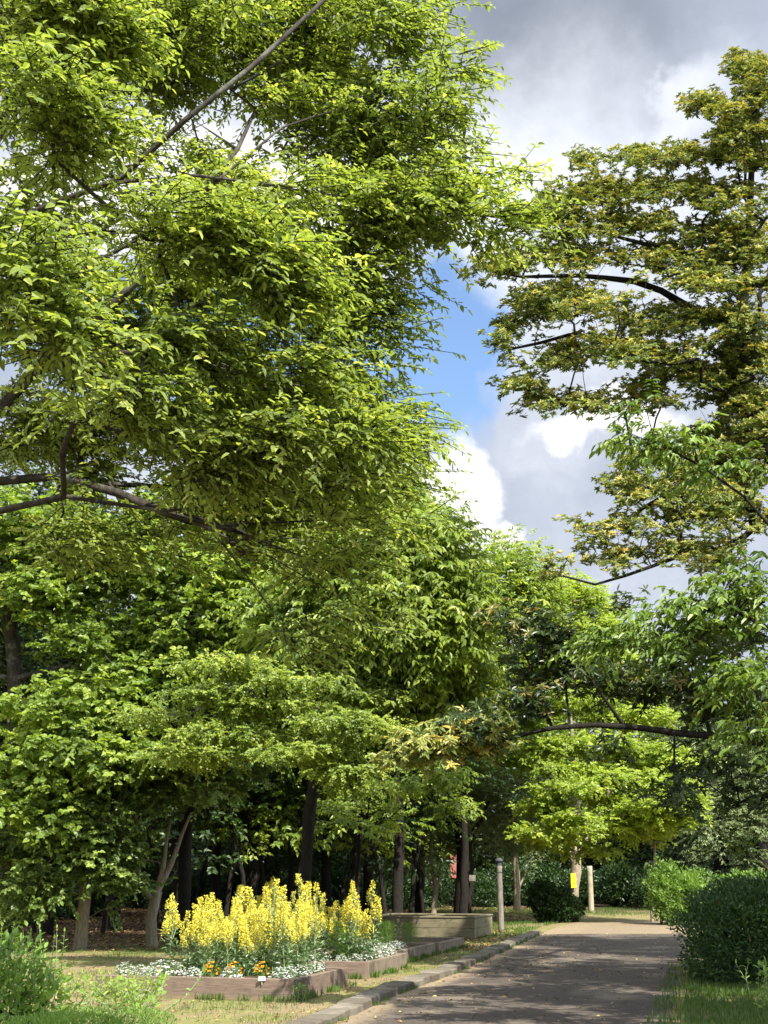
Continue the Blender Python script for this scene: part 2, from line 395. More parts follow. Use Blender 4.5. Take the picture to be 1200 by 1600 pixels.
def path_mat():
    m, t = new_mat('path_asphalt')
    g = t.n('ShaderNodeNewGeometry'); pos = g.outputs['Position']
    n1 = t.noise(pos, 0.8, 5, 0.6); n2 = t.noise(pos, 9.0, 6, 0.7); n3 = t.noise(pos, 90.0, 3, 0.7)
    col = t.ramp(n2.outputs['Fac'], [(0.3, (0.052, 0.042, 0.034)), (0.7, (0.088, 0.070, 0.055))])
    col = t.mixc(t.smooth(n1.outputs['Fac'], 0.5, 0.68), col, (0.155, 0.128, 0.095))
    # dusty soil drift along the kerb and leafy grit at the far bend
    at = t.n('ShaderNodeAttribute'); at.attribute_name = 'edge'
    e = t.math('ADD', at.outputs['Fac'], t.math('MULTIPLY', t.math('SUBTRACT', n2.outputs['Fac'], 0.5), 0.9))
    col = t.mixc(t.smooth(e, 0.35, 0.95), col, (0.23, 0.175, 0.11))
    vo = t.n('ShaderNodeTexVoronoi', feature='DISTANCE_TO_EDGE'); vo.inputs['Scale'].default_value = 0.55
    wv = t.vmath('ADD', pos, t.vmath('SCALE', t.noise(pos, 2.5, 4, 0.6).outputs['Color']).outputs[0]); 
    t.link(wv.outputs[0], vo.inputs['Vector'])
    crack = t.math('MULTIPLY', t.smooth(vo.outputs['Distance'], 0.012, 0.002), t.smooth(n1.outputs['Fac'], 0.48, 0.56))
    col = t.mixc(t.math('MULTIPLY', crack, 0.7), col, (0.03, 0.027, 0.022))
    gr = t.ramp(n3.outputs['Fac'], [(0.32, (0.6, 0.6, 0.6)), (0.5, (1, 1, 1)), (0.72, (1.5, 1.5, 1.5))])
    col = t.mixc(1.0, col, gr, 'MULTIPLY')
    finish(t, pbsdf(t, col, 0.9, 0.25, n3.outputs['Fac'], 0.7, 0.012))
    return m
M['path'] = path_mat()
def stone_mat():
    m, t = new_mat('kerb_stone')
    g = t.n('ShaderNodeNewGeometry'); pos = g.outputs['Position']
    n2 = t.noise(pos, 5.0, 6, 0.7); n3 = t.noise(pos, 40.0, 4, 0.7)
    at = t.n('ShaderNodeAttribute'); at.attribute_name = 'var'
    col = t.ramp(n2.outputs['Fac'], [(0.3, (0.10, 0.088, 0.068)), (0.7, (0.20, 0.175, 0.14))])
    col = t.mixc(1.0, col, t.ramp(at.outputs['Fac'], [(0, (0.65, 0.62, 0.58)), (1, (1.15, 1.15, 1.12))]), 'MULTIPLY')
    col = t.mixc(t.smooth(n3.outputs['Fac'], 0.55, 0.75), col, (0.08, 0.075, 0.05))
    finish(t, pbsdf(t, col, 0.9, 0.2, n3.outputs['Fac'], 0.6, 0.01))
    return m
M['kerb'] = stone_mat()

# ------------------------------------------------------------ foliage engine
def leaf_mesh(name, pos, axis, nrm, L, wr, var, fold=0.18, droop=0.15, quad=False):
    """pos (n,3) leaf bases; axis/nrm unit; L (n,) lengths; wr width ratio"""
    n = len(pos)
    axis = unit(axis)
    side = unit(np.cross(axis, nrm)); nrm = np.cross(side, axis)
    L = L[:, None]; W = L * wr
    var = np.clip(var, 0, 1)
    if quad:
        V = np.stack([pos, pos + axis * L * .45 + side * W * .5 + nrm * W * fold, pos + axis * L - nrm * L * droop,
                      pos + axis * L * .45 - side * W * .5 + nrm * W * fold], axis=1).reshape(-1, 3)
        b = (np.arange(n) * 4)[:, None]
        F = np.concatenate([b + np.array([[0, 1, 2]]), b + np.array([[0, 2, 3]])], axis=1).reshape(-1)
        return mesh_np(name, V, F, np.full(2 * n, 3), attrs={'var': np.repeat(var, 2)})
    V = np.stack([pos,
                  pos + axis * L * .28 + side * W * .46 + nrm * W * fold,
                  pos + axis * L * .68 + side * W * .36 + nrm * (W * fold - L * droop * .4),
                  pos + axis * L - nrm * L * droop,
                  pos + axis * L * .68 - side * W * .36 + nrm * (W * fold - L * droop * .4),
                  pos + axis * L * .28 - side * W * .46 + nrm * W * fold], axis=1).reshape(-1, 3)
    b = (np.arange(n) * 6)[:, None]
    F = np.concatenate([b + np.array([[0, 1, 2, 3]]), b + np.array([[0, 3, 4, 5]])], axis=1).reshape(-1)
    return mesh_np(name, V, F, np.full(2 * n, 4), attrs={'var': np.repeat(var, 2)})

TS = np.array(to_sun)
def foliage(rng, Cn, R, axis0, ntw, nlf, tl, leafL, mode='spray', lift=0.1, sag=0.25, ldroop=0.35, uprough=0.55, jitter=0.3, cvar=0.22, topv=0.0, base_var=0.45):
    """leaves on twigs inside clumps. Cn (K,3) centres, R (K,3) radii; returns arrays and twig segments"""
    K = len(Cn)
    idx = np.repeat(np.arange(K), ntw); T = len(idx)
    u = unit(rng.normal(size=(T, 3))) * (rng.random((T, 1)) ** 0.42)
    st = Cn[idx] + u * R[idx] * 0.85
    outw = Cn[idx] - axis0; outw[:, 2] *= 0.15; outw = unit(outw)
    d = unit(outw * 0.55 + u * 0.7 + rng.normal(size=(T, 3)) * 0.45 + np.array([0, 0, lift]))
    d[:, 2] *= 0.6; d = unit(d)
    ln = tl * rng.uniform(0.55, 1.3, T)
    s = (np.arange(nlf) + 0.6) / nlf
    cl = rng.normal(0, cvar, K)[idx] + rng.normal(0, 0.10, T) + topv * u[:, 2] + base_var - .45  # lighter clump tops, darker undersides: light and shade painted into leaf colour
    if mode == 'rosette':
        tip = st + d * ln[:, None] * 0.6
        th = (np.arange(nlf) * 2.399)[None, :] + rng.uniform(0, 6.28, (T, 1))
        tdir = unit(d * 0.5 + np.array([0, 0, 0.6]) + TS * .45 + rng.normal(size=(T, 3)) * 0.25)
        e1 = unit(np.cross(tdir, rng.normal(size=(T, 3)))); e2 = np.cross(tdir, e1)
        el = rng.uniform(-0.15, 0.95, (T, nlf))[:, :, None]
        ax = unit(np.cos(th)[:, :, None] * e1[:, None] + np.sin(th)[:, :, None] * e2[:, None] + el * tdir[:, None] + np.array([0, 0, -ldroop * .5]))
        pos = tip[:, None] - tdir[:, None] * rng.uniform(0, 0.10, (T, nlf))[:, :, None] * ln[:, None, None]
        nr = unit(tdir[:, None] + rng.normal(size=(T, nlf, 3)) * 0.3)
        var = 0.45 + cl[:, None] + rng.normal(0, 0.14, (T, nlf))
        endp = tip
    else:
        pos = st[:, None] + d[:, None] * (ln[:, None] * s[None, :])[:, :, None]
        pos[:, :, 2] -= sag * ln[:, None] * s[None, :] ** 2
        sd_ = unit(np.cross(d, np.array([0, 0, 1.0])))
        sgn = np.where(np.arange(nlf) % 2 == 0, 1.0, -1.0)[None, :, None]
        ax = unit(d[:, None] * 0.65 + sgn * sd_[:, None] * 0.85 + rng.normal(size=(T, nlf, 3)) * jitter + np.array([0, 0, -ldroop]))
        nr = unit(np.array([0, 0, .65]) + TS * .65 + outw[:, None] * 0.2 + rng.normal(size=(T, nlf, 3)) * uprough)
        var = 0.45 + cl[:, None] + rng.normal(0, 0.16, (T, nlf)) + 0.12 * (s[None, :] - 0.5)
        endp = st + d * ln[:, None] * 0.9; endp[:, 2] -= sag * ln * 0.8
    LL = leafL * rng.uniform(0.65, 1.2, pos.shape[:2])
    keep = rng.random(pos.shape[:2]) > 0.08
    return (pos[keep], ax[keep], nr[keep], LL[keep], var[keep]), (st, endp)

def skeleton(rng, limbs, targets, r_tip, power=0.46, wiggle=0.06, step=0.5):
    """limbs: list of (pts, r0, r1, parent_limb_end or None). Grows branches to every target. -> list of tubes"""
    pos = []; par = []; rmin = []
    for pts, r0, r1 in limbs:
        pts = np.array(pts, float)
        # resample
        seg = np.linalg.norm(np.diff(pts, axis=0), axis=1); tot = seg.sum(); n = max(2, int(tot / step) + 1)
        cum = np.concatenate([[0], np.cumsum(seg)]); sv = np.linspace(0, tot, n)
        rp = np.stack([np.interp(sv, cum, pts[:, k]) for k in range(3)], axis=1)
        rp[1:-1] += rng.normal(size=(n - 2, 3)) * wiggle * step * 0.5
        start = len(pos)
        if pos:
            dd = np.linalg.norm(np.array(pos) - rp[0], axis=1); j = int(np.argmin(dd))
            if dd[j] < 0.9: p0 = j
            else: p0 = -1
        else: p0 = -1
        for i in range(n):
            pos.append(rp[i]); par.append(p0 if i == 0 else start + i - 1); rmin.append(r0 + (r1 - r0) * i / (n - 1))
    root = np.array(limbs[0][0][0], float)
    order = np.argsort(np.linalg.norm(targets - root, axis=1))
    for ti in order:
        t = targets[ti]
        A = np.array(pos)
        dv = t - A; dist = np.linalg.norm(dv, axis=1)
        cost = dist + 0.35 * np.maximum(0, A[:, 2] - t[2]) + 0.10 * np.linalg.norm(A - root, axis=1)
        j = int(np.argmin(cost)); L = dist[j]
        if L < 0.05: continue
        n = max(2, int(L / step) + 1)
        prev = j; a = pos[j]
        bow = rng.normal(size=3) * 0.10 * L; bow[2] = abs(bow[2]) + 0.03 * L
        for i in range(1, n + 1):
            s = i / n
            q = a + (t - a) * s + bow * math.sin(math.pi * s) + (rng.normal(size=3) * wiggle * step if i < n else 0)
            pos.append(q); par.append(prev); rmin.append(0.0); prev = len(pos) - 1
    N = len(pos); cnt = np.zeros(N); kids = [[] for _ in range(N)]
    for i in range(N):
        if par[i] >= 0: kids[par[i]].append(i)
    for i in range(N):
        if not kids[i]: cnt[i] = 1
    for i in range(N - 1, -1, -1):
        if par[i] >= 0: cnt[par[i]] += cnt[i]
    r = np.maximum(r_tip * cnt ** power, np.array(rmin))
    for i in range(N):
        if par[i] >= 0: r[i] = min(r[i], r[par[i]] * 1.0)
    used = set(); tubes = []
    starts = [i for i in range(N) if par[i] < 0]
    stack = [(s_, None) for s_ in starts]
    while stack:
        s_, pr = stack.pop()
        chain = [] if pr is None else [pr]
        radii = [] if pr is None else [min(r[pr], r[s_] * 1.25)]
        i = s_
        while True:
            chain.append(i); radii.append(r[i])
            if not kids[i]: break
            k = sorted(kids[i], key=lambda q: -r[q] - cnt[q] * 1e-6)
            for o in k[1:]: stack.append((o, i))
            i = k[0]
        if len(chain) > 1: tubes.append((np.array([pos[c] for c in chain]), np.array(radii)))
    return tubes
def tubes_mesh(name, tubes, rng, fine=None, r_fine=0.004, rough=0.10):
    V = []; F = []; b = 0
    for pts, rad in tubes:
        s = 12 if rad[0] > 0.12 else 8 if rad[0] > 0.05 else 5 if rad[0] > 0.02 else 4
        v, f = tube_arrays(pts, rad, s, rough, rng); V.append(v); F.append(f + b); b += len(v)
    if fine is not None:      # thin three-sided twigs
        a, e = fine; n = len(a)
        t = unit(e - a); e1 = unit(np.cross(t, np.array([0.3, 0.2, 0.9]))); e2 = np.cross(t, e1)
        rings = []
        for q, rr in ((a, r_fine), (e, r_fine * .4)):
            for k in range(3):
                an = k * 2.094; rings.append(q + rr * (math.cos(an) * e1 + math.sin(an) * e2))
        v = np.stack(rings, axis=1).reshape(-1, 3)
        bb = (np.arange(n) * 6)[:, None]
        f = np.concatenate([bb + np.array([[0, 1, 4, 3]]), bb + np.array([[1, 2, 5, 4]]), bb + np.array([[2, 0, 3, 5]])], axis=1).reshape(-1, 4) + b
        V.append(v); F.append(f)
    V = np.concatenate(V); F = np.concatenate(F)
    return mesh_np(name, V, F.ravel(), np.full(len(F), 4), smooth=True)

def blobs_targets(rng, blobs, n, shell=0.5):
    """blobs: (centre3, radii3, weight?) -> n clump centres"""
    vol = np.array([b[1][0] * b[1][1] * b[1][2] * (b[2] if len(b) > 2 else 1) for b in blobs]) ** 0.8
    pick = rng.choice(len(blobs), n, p=vol / vol.sum())
    c = np.array([b[0] for b in blobs])[pick]; r = np.array([b[1] for b in blobs])[pick]
    u = unit(rng.normal(size=(n, 3))) * (rng.random((n, 1)) ** shell)
    o = c + u * r
    tl_ = np.array([b[3] if len(b) > 3 else 0.0 for b in blobs])[pick]
    o[:, 2] += tl_ * u[:, 1] * r[:, 1]
    return o
def pb(px, py, rx, ry, Y, rd=None, wt_=1.0):
    """a foliage mass seen at photo pixel (px,py) standing at distance Y, real radii"""
    k = MPP(Y) * 1.03
    return (P(px, py, Y), np.array([rx * k, (rd if rd is not None else max(rx, ry) * k * .8), ry * k]), wt_)

def tree(name, label, cat, base, limbs, blobs, nclump, clumpR, ntw, nlf, tl, leafL, wr, lmat, bmat, seed,
         flat=0.5, mode='spray', r_tip=0.012, power=0.46, quad=False, group=None, shell=0.5, twigs=True, extra=None, wiggle=.06, **kw):
    rng = np.random.default_rng(seed)
    base = np.array(base, float)
    T = blobs_targets(rng, blobs, nclump, shell) if nclump else np.zeros((0, 3))
    if extra is not None: T = np.concatenate([T, np.array(extra)])
    ends = []
    for pts_, r0_, r1_ in limbs[1:]:
        e = np.array(pts_[-1], float); d_ = e - np.array(pts_[-2], float); d_ = d_ / (np.linalg.norm(d_) + 1e-6)
        for k_ in range(4): ends.append(e + (d_ * rng.uniform(.1, .9) + rng.normal(0, .33, 3)) * clumpR * 1.1)
    if ends: T = np.concatenate([T, np.array(ends)])
    limbs = [limbs[0]] + [(p_, a_, min(b_, a_ * .3)) for p_, a_, b_ in limbs[1:]]
    T = T[T[:, 2] > 0.3]
    R = clumpR * rng.uniform(0.7, 1.3, (len(T), 1)) * np.array([[1, 1, flat]])
    ax0 = np.array([base[0], base[1], 0])
    (p, a, n_, L, v), fine = foliage(rng, T, R, ax0, ntw, nlf, tl, leafL, mode, **kw)
    tubes = skeleton(rng, limbs, T, r_tip, power, wiggle)
    root = thing(name, label, cat, base, 0, group)
    link('trunk', tubes_mesh('trunk', [(q - base, r) for q, r in tubes], rng, ((fine[0] - base), (fine[1] - base)) if twigs else None, max(0.004, r_tip * .35)), bmat, root)
    link('crown', leaf_mesh('crown', p - base, a, n_, L, wr, v, quad=quad), lmat, root)
    return root

# ------------------------------------------------------------ ground, path, kerb
def ground_z(x, y):
    d = max(0.0, y - 62.0)
    return 1.9 * (1 - math.exp(-(d / 40.0) ** 1.6)) if d > 0 else 0.0
xs = np.concatenate([np.linspace(-900, -45, 10)[:-1], np.linspace(-45, 45, 61), np.linspace(45, 900, 10)[1:]])
ys = np.concatenate([np.linspace(-300, -6, 6)[:-1], np.linspace(-6, 130, 91), np.linspace(130, 1200, 12)[1:]])
V = [(x, y, ground_z(x, y) + (0.0 if y > 900 else 0.0)) for y in ys for x in xs]
nx = len(xs)
F = [(j * nx + i, j * nx + i + 1, (j + 1) * nx + i + 1, (j + 1) * nx + i) for j in range(len(ys) - 1) for i in range(nx - 1)]
gm = bpy.data.meshes.new('ground'); gm.from_pydata(V, [], F); gm.update()
tag(link('ground', gm, M['ground']), 'bare earth and thin dry grass under the trees', None, None, 'structure')

# kerb line (front foot of the kerb), from behind the camera to the far bend
K0 = [np.array([-5.4, -6.0]), G(430, 1640)[:2], G(525, 1600)[:2], G(550, 1587)[:2], G(627, 1552)[:2], G(707, 1523)[:2], G(780, 1490)[:2], G(847, 1459)[:2]]
R0 = [np.array([1.2, -6.0]), np.array([2.2, 6.0]), G(1046, 1600)[:2], G(1052, 1570)[:2], G(1062, 1535)[:2], G(1066, 1505)[:2], G(1070, 1480)[:2], G(1074, 1459)[:2]]
def resample(pts, n):
    pts = np.array(pts); s = np.concatenate([[0], np.cumsum(np.linalg.norm(np.diff(pts, axis=0), axis=1))])
    q = np.linspace(0, s[-1], n); return np.stack([np.interp(q, s, pts[:, k]) for k in range(pts.shape[1])], 1)
KL = resample(K0, 90); KR = resample(R0, 90)
# beyond the kerb's end the path spreads and bends away to the right behind the hedge
endc = [(G(862, 1452)[:2], G(1090, 1452)[:2]), (G(880, 1446)[:2], G(1120, 1450)[:2]), (G(905, 1441)[:2], G(1300, 1449)[:2]), (G(1000, 1437.5)[:2], G(1500, 1449)[:2]), (G(1300, 1437)[:2], G(1700, 1449)[:2])]
KL2 = np.concatenate([KL, np.array([e[0] for e in endc])]); KR2 = np.concatenate([KR, np.array([e[1] for e in endc])])
V = []; F = []; E = []
nc = 12
for i in range(len(KL2)):
    for j in range(nc + 1):
        s = j / nc; q = KL2[i] * (1 - s) + KR2[i] * s
        jj = 0.07 * math.sin(i * 1.7 + 3) * (j == nc) + 0.05 * math.sin(i * 4.1) * (j == nc)
        V.append((q[0] + jj, q[1], 0.004)); E.append(max(0, 1 - s * 5.0) * (1 if i < 80 else .8) + (0.8 if i > 88 else 0) + max(0, (s - 0.93) * 10) * .9)
for i in range(len(KL2) - 1):
    for j in range(nc):
        a = i * (nc + 1) + j; F.append((a, a + 1, a + nc + 2, a + nc + 1))
pm = bpy.data.meshes.new('path'); pm.from_pydata(V, [], F)
at = pm.attributes.new('edge', 'FLOAT', 'POINT'); at.data.foreach_set('value', np.array(E, dtype=np.float32)); pm.update()
tag(link('path', pm, M['path']), 'brown asphalt park path speckled with fallen leaves', None, None, 'structure')

# kerb stones: a row of worn blocks with joints, one mesh
rng = np.random.default_rng(5)
Kd = resample(K0[1:], 2000); cum = np.concatenate([[0], np.cumsum(np.linalg.norm(np.diff(Kd, axis=0), axis=1))])
kv = []; kf = []; kvar = []; s = 0.0
while s < cum[-1] - 0.3:
    Lb = rng.uniform(0.42, 0.62)
    p0 = np.array([np.interp(s + 0.012, cum, Kd[:, k]) for k in range(2)]); p1 = np.array([np.interp(s + Lb - 0.012, cum, Kd[:, k]) for k in range(2)])
    d = (p1 - p0) / np.linalg.norm(p1 - p0); nn = np.array([-d[1], d[0]])
    wdt = 0.30 + rng.uniform(-.02, .02); h = 0.095 + rng.uniform(-0.016, 0.016); o = rng.uniform(-0.022, 0.022); c = 0.014
    q0 = p0 + nn * o; q1 = p1 + nn * o
    ring = lambda z, ins: [(*(q0 + nn * ins + d * ins), z), (*(q1 + nn * ins - d * ins), z), (*(q1 + nn * (wdt - ins) - d * ins), z), (*(q0 + nn * (wdt - ins) + d * ins), z)]
    tz = rng.uniform(-.012, .012, 4)
    b = len(kv)
    r3 = [(x, y, z + tz[i]) for i, (x, y, z) in enumerate(ring(h, c))]
    kv += ring(-0.05, 0) + ring(h - c, 0) + r3
    for lv in (0, 4):
        for i in range(4): kf.append((b + lv + i, b + lv + (i + 1) % 4, b + lv + 4 + (i + 1) % 4, b + lv + 4 + i))
    kf.append((b + 8, b + 9, b + 10, b + 11)); kf.append((b + 3, b + 2, b + 1, b))
    kvar += [rng.random()] * 10
    s += Lb
me = bpy.data.meshes.new('kerb'); me.from_pydata(kv, [], kf)
at = me.attributes.new('var', 'FLOAT', 'FACE'); at.data.foreach_set('value', np.array(kvar, dtype=np.float32)); me.update()
tag(link('kerb', me, M['kerb']), 'row of worn pale kerb stones along the path', None, None, 'structure')

# ------------------------------------------------------------ flower beds and planter
ANG = math.radians(15.5)
U = np.array([math.sin(ANG), math.cos(ANG)]); W_ = np.array([-math.cos(ANG), math.sin(ANG)])   # along path / to the left
beds = []
def flower_bed(label, corner, width, depth, h, mf, ms, th=0.10, soil=0.05, group='stepped flower beds'):
    c = np.array(corner[:2])
    root = thing('flower_bed', label, 'flower bed', (c[0], c[1], 0), 0, group)
    def q(u, v): return (U * u + W_ * v)
    def wall(u0, u1, v0, v1, mat, dz=0.0):
        pts = [q(u0, v0), q(u1, v0), q(u1, v1), q(u0, v1)]
        # split into boards with small joints
        mb = MB(); mb.prism([tuple(p) for p in pts][::1], -0.05, h + dz)
        me = mb.mesh('board', bevel=0.008)
        bm = bmesh.new(); bm.from_mesh(me); bmesh.ops.recalc_face_normals(bm, faces=bm.faces); bm.to_mesh(me); bm.free()
        return link('board', me, mat, root)
    wall(0, th, 0.0, width, mf)                  # front
    wall(th, depth - th, 0.0, th, ms, -0.006)      # path side
    wall(depth - th, depth, 0.0, width, mf, -0.004)        # back
    wall(th, depth - th, width - th, width, mf, -0.01)
    mb = MB()
    n = 14; vs = []; fs = []
    for i in range(n + 1):
        for j in range(n + 1):
            p = q(th * .6 + (depth - 1.2 * th) * i / n, th * .6 + (width - 1.2 * th) * j / n)
            vs.append((p[0], p[1], h - soil + random.uniform(-.015, .02)))
    for i in range(n):
        for j in range(n): fs.append((i * (n + 1) + j, (i + 1) * (n + 1) + j, (i + 1) * (n + 1) + j + 1, i * (n + 1) + j + 1))
    mb.add(vs, fs); link('soil', mb.mesh('soil'), M['soil'], root)
    beds.append((c, width, depth, h - soil))
    return root
random.seed(3)
B1 = G(458, 1566); B2 = G(572, 1530); B3 = G(619, 1508); B4 = G(686, 1491)
flower_bed('nearest flower bed with mauve board walls, planted with tall yellow flowers', B1, 2.75, 2.35, 0.27, M['mauve_board'], M['mauve_board'])
flower_bed('second flower bed with mauve front board and shadow-striped tan side', B2, 2.7, 2.5, 0.25, M['mauve_board'], M['tan_board'])
flower_bed('third stepped flower bed, low dark edged bed with white flowers', B3, 2.6, 3.0, 0.23, M['tan_board'], M['tan_board'])
flower_bed('farthest low bed just in front of the wooden planter box', B4, 2.3, 2.4, 0.22, M['tan_board'], M['tan_board'])
# wooden planter box
pc = G(742, 1468); root = thing('planter_box', 'weathered wooden planter box with two soil bays beside the grey post', 'planter', (pc[0], pc[1], 0))
def wp(u, v): return U * u + W_ * v
hh = 0.50; pw = 2.7; pd = 2.3; t_ = 0.07
for k in range(2):
    z0, z1 = 0.02 + k * 0.24, 0.02 + (k + 1) * 0.24 - 0.006
    for (u0, u1, v0, v1) in ((0, t_, 0, pw), (pd - t_, pd, 0, pw), (t_, pd - t_, 0, t_), (t_, pd - t_, pw - t_, pw)):
        mb = MB(); mb.prism([tuple(wp(a, b)) for a, b in ((u0, v0), (u1, v0), (u1, v1), (u0, v1))], z0, z1)
        me = mb.mesh('board', bevel=0.006)
        bm = bmesh.new(); bm.from_mesh(me); bmesh.ops.recalc_face_normals(bm, faces=bm.faces); bm.to_mesh(me); bm.free()
        link('board', me, M['old_wood'], root)
for (u0, u1, v0, v1) in ((-.02, t_ + .02, -.02, pw + .02), (pd - t_ - .02, pd + .02, -.02, pw + .02), (t_ + .02, pd - t_ - .02, -.02, t_ + .02), (t_ + .02, pd - t_ - .02, pw - t_ - .02, pw + .02), (t_ + .02, pd - t_ - .02, pw * .45, pw * .45 + .1)):
    mb = MB(); mb.prism([tuple(wp(a, b)) for a, b in ((u0, v0), (u1, v0), (u1, v1), (u0, v1))], 0.497, 0.535)
    me = mb.mesh('rim_board', bevel=0.005)
    bm = bmesh.new(); bm.from_mesh(me); bmesh.ops.recalc_face_normals(bm, faces=bm.faces); bm.to_mesh(me); bm.free()
    link('rim_board', me, M['old_wood'], root)
mb = MB(); mb.prism([tuple(wp(a, b)) for a, b in ((t_, t_), (pd - t_, t_), (pd - t_, pw - t_), (t_, pw - t_))], 0.1, 0.40)
me = mb.mesh('soil'); link('soil', me, M['soil'], root)

# ------------------------------------------------------------ tall yellow rapeseed plants
def rape_head(seed):
    rng = np.random.default_rng(seed)
    n = 95
    # a raceme: flowers around an upright axis, denser at top
    z = rng.random(n) ** 0.8 * 0.20; rad = 0.048 * (1.15 - z / 0.24) * rng.uniform(0.4, 1.1, n)
    th = rng.uniform(0, 6.28, n)
    pos = np.stack([rad * np.cos(th), rad * np.sin(th), z], 1)
    ax = unit(np.stack([np.cos(th), np.sin(th), rng.uniform(-0.4, 0.9, n)], 1) + rng.normal(size=(n, 3)) * 0.6)
    nr = unit(np.stack([np.cos(th), np.sin(th), np.full(n, 0.8)], 1) + rng.normal(size=(n, 3)) * 0.5)
    return leaf_mesh('flower_head', pos, ax, nr, rng.uniform(0.018, 0.03, n), 0.8, rng.random(n), 0.05, 0.0, quad=True)
HEADS = [rape_head(s) for s in (1, 2, 3)]
for h_ in HEADS: h_.materials.append(M['petal_yellow'])
def rape_plant(seed, H, label):
    rng = np.random.default_rng(seed)
    root = thing('rapeseed_plant', label, 'flowering plant', (0, 0, 0), 0, 'tall yellow plants massed in the nearest bed')
    tubes = []; heads = []
    top = np.array([rng.normal(0, .05), rng.normal(0, .05), H])
    main = np.array([[0, 0, 0], top * [0.3, 0.3, .35] + rng.normal(0, .01, 3) * [1, 1, 0], top * [.7, .7, .7], top])
    tubes.append((main, np.array([.011, .009, .007, .004]))); heads.append(top)
    for k in range(rng.integers(6, 10)):
        s = rng.uniform(.30, .72); a = main[0] + (top - main[0]) * s
        th = rng.uniform(0, 6.28); ln = rng.uniform(.13, .30) * H
        e = a + np.array([math.cos(th) * ln * .42, math.sin(th) * ln * .42, ln]); e[2] = min(e[2], H * .90)
        m_ = (a + e) / 2 + np.array([math.cos(th), math.sin(th), 0]) * ln * .12
        tubes.append((np.array([a, m_, e]), np.array([.006, .005, .003]))); heads.append(e)
    # seed pods under the heads
    pod_a = []; pod_e = []
    for e in heads:
        for k in range(9):
            z = -rng.uniform(0.02, .22); th = rng.uniform(0, 6.28); b = e + np.array([0, 0, z])
            pod_a.append(b); pod_e.append(b + np.array([math.cos(th) * .06, math.sin(th) * .06, .045]))
    me = tubes_mesh('stem', tubes, rng, (np.array(pod_a), np.array(pod_e)), .0035)
    a = me.attributes.new('var', 'FLOAT', 'FACE'); a.data.foreach_set('value', np.full(len(me.polygons), 0.6, dtype=np.float32))
    link('stem', me, M['stem_green'], root)
    n = 95
    z = rng.random(n) ** 1.3 * H * .62; th = rng.uniform(0, 6.28, n)
    pos = np.stack([np.cos(th) * .02, np.sin(th) * .02, z], 1) + rng.normal(0, .05, (n, 3)) * [1, 1, .3]
    ax = unit(np.stack([np.cos(th), np.sin(th), rng.uniform(-.2, 1.1, n)], 1))
    nr = unit(np.stack([-np.cos(th) * .5, -np.sin(th) * .5, np.ones(n)], 1) + rng.normal(0, .3, (n, 3)))
    link('foliage', leaf_mesh('foliage', pos, ax, nr, (.13 - z / H * .10) * rng.uniform(.6, 1.2, n), 0.38, rng.random(n)), M['leaf_glaucous'], root)
    for e in heads:
        o = link('flower_head', HEADS[rng.integers(3)], None, root, e - np.array([0, 0, .14]))
        sc_ = rng.uniform(.8, 1.25); o.scale = (sc_, sc_, sc_ * rng.uniform(.9, 1.3)); o.rotation_euler = (rng.normal(0, .12), rng.normal(0, .12), rng.uniform(0, 6.28))
    return root
RL = 'tall yellow rapeseed plant massed with others in the nearest flower bed'
RL2 = 'tall yellow rapeseed plant in the thinner group in the second flower bed'
protos = [rape_plant(20 + i, .84 + .085 * i, RL) for i in range(5)]
rng = np.random.default_rng(77)
spots = []
def bedpt(b, u, v): c, wd_, dp, z = beds[b]; q = c + U * u + W_ * v; return np.array([q[0], q[1], z])
tries = 0
while len(spots) < 42 and tries < 6000:      # nearest bed
    tries += 1
    u, v = rng.uniform(.55, 2.2), rng.uniform(.30, 2.08)
    q = bedpt(0, u, v)
    if all(np.linalg.norm(q - s_[0]) > .155 for s_ in spots): spots.append((q, 0))
n1 = len(spots); tries = 0
while len(spots) < n1 + 28 and tries < 4000:
    tries += 1
    u, v = rng.uniform(.3, 2.1), rng.uniform(.35, 2.5)
    q = bedpt(1, u, v)
    if all(np.linalg.norm(q - s_[0]) > .2 for s_ in spots): spots.append((q, 1))
for i, (q, b) in enumerate(spots):
    p = protos[i % 5]
    if i < 5: p.location = tuple(q); o = p
    else: o = dup(p, q, 0)
    o.rotation_euler = (rng.normal(0, .075), rng.normal(0, .075), rng.uniform(0, 6.28))
    if b == 1: o['label'] = RL2; o['group'] = 'tall yellow plants in the second bed'
    s_ = rng.uniform(.70, 1.10) * (0.97 if b == 0 else 1.02); o.scale = (s_, s_, s_)
# two lone tall stems at the path-side end of the second bed
for k, (px, lab) in enumerate(((549, 'tall yellow rapeseed plant standing apart, second from the right end'), (583, 'rightmost tall yellow rapeseed plant, at the corner of the second bed'))):
    q = G(px, 1503, 0.2); q[2] = .2
    o = dup(protos[3], q, 1.0 + k, (.95, .95, 1.04), lab, 'tall yellow plants in the second bed')

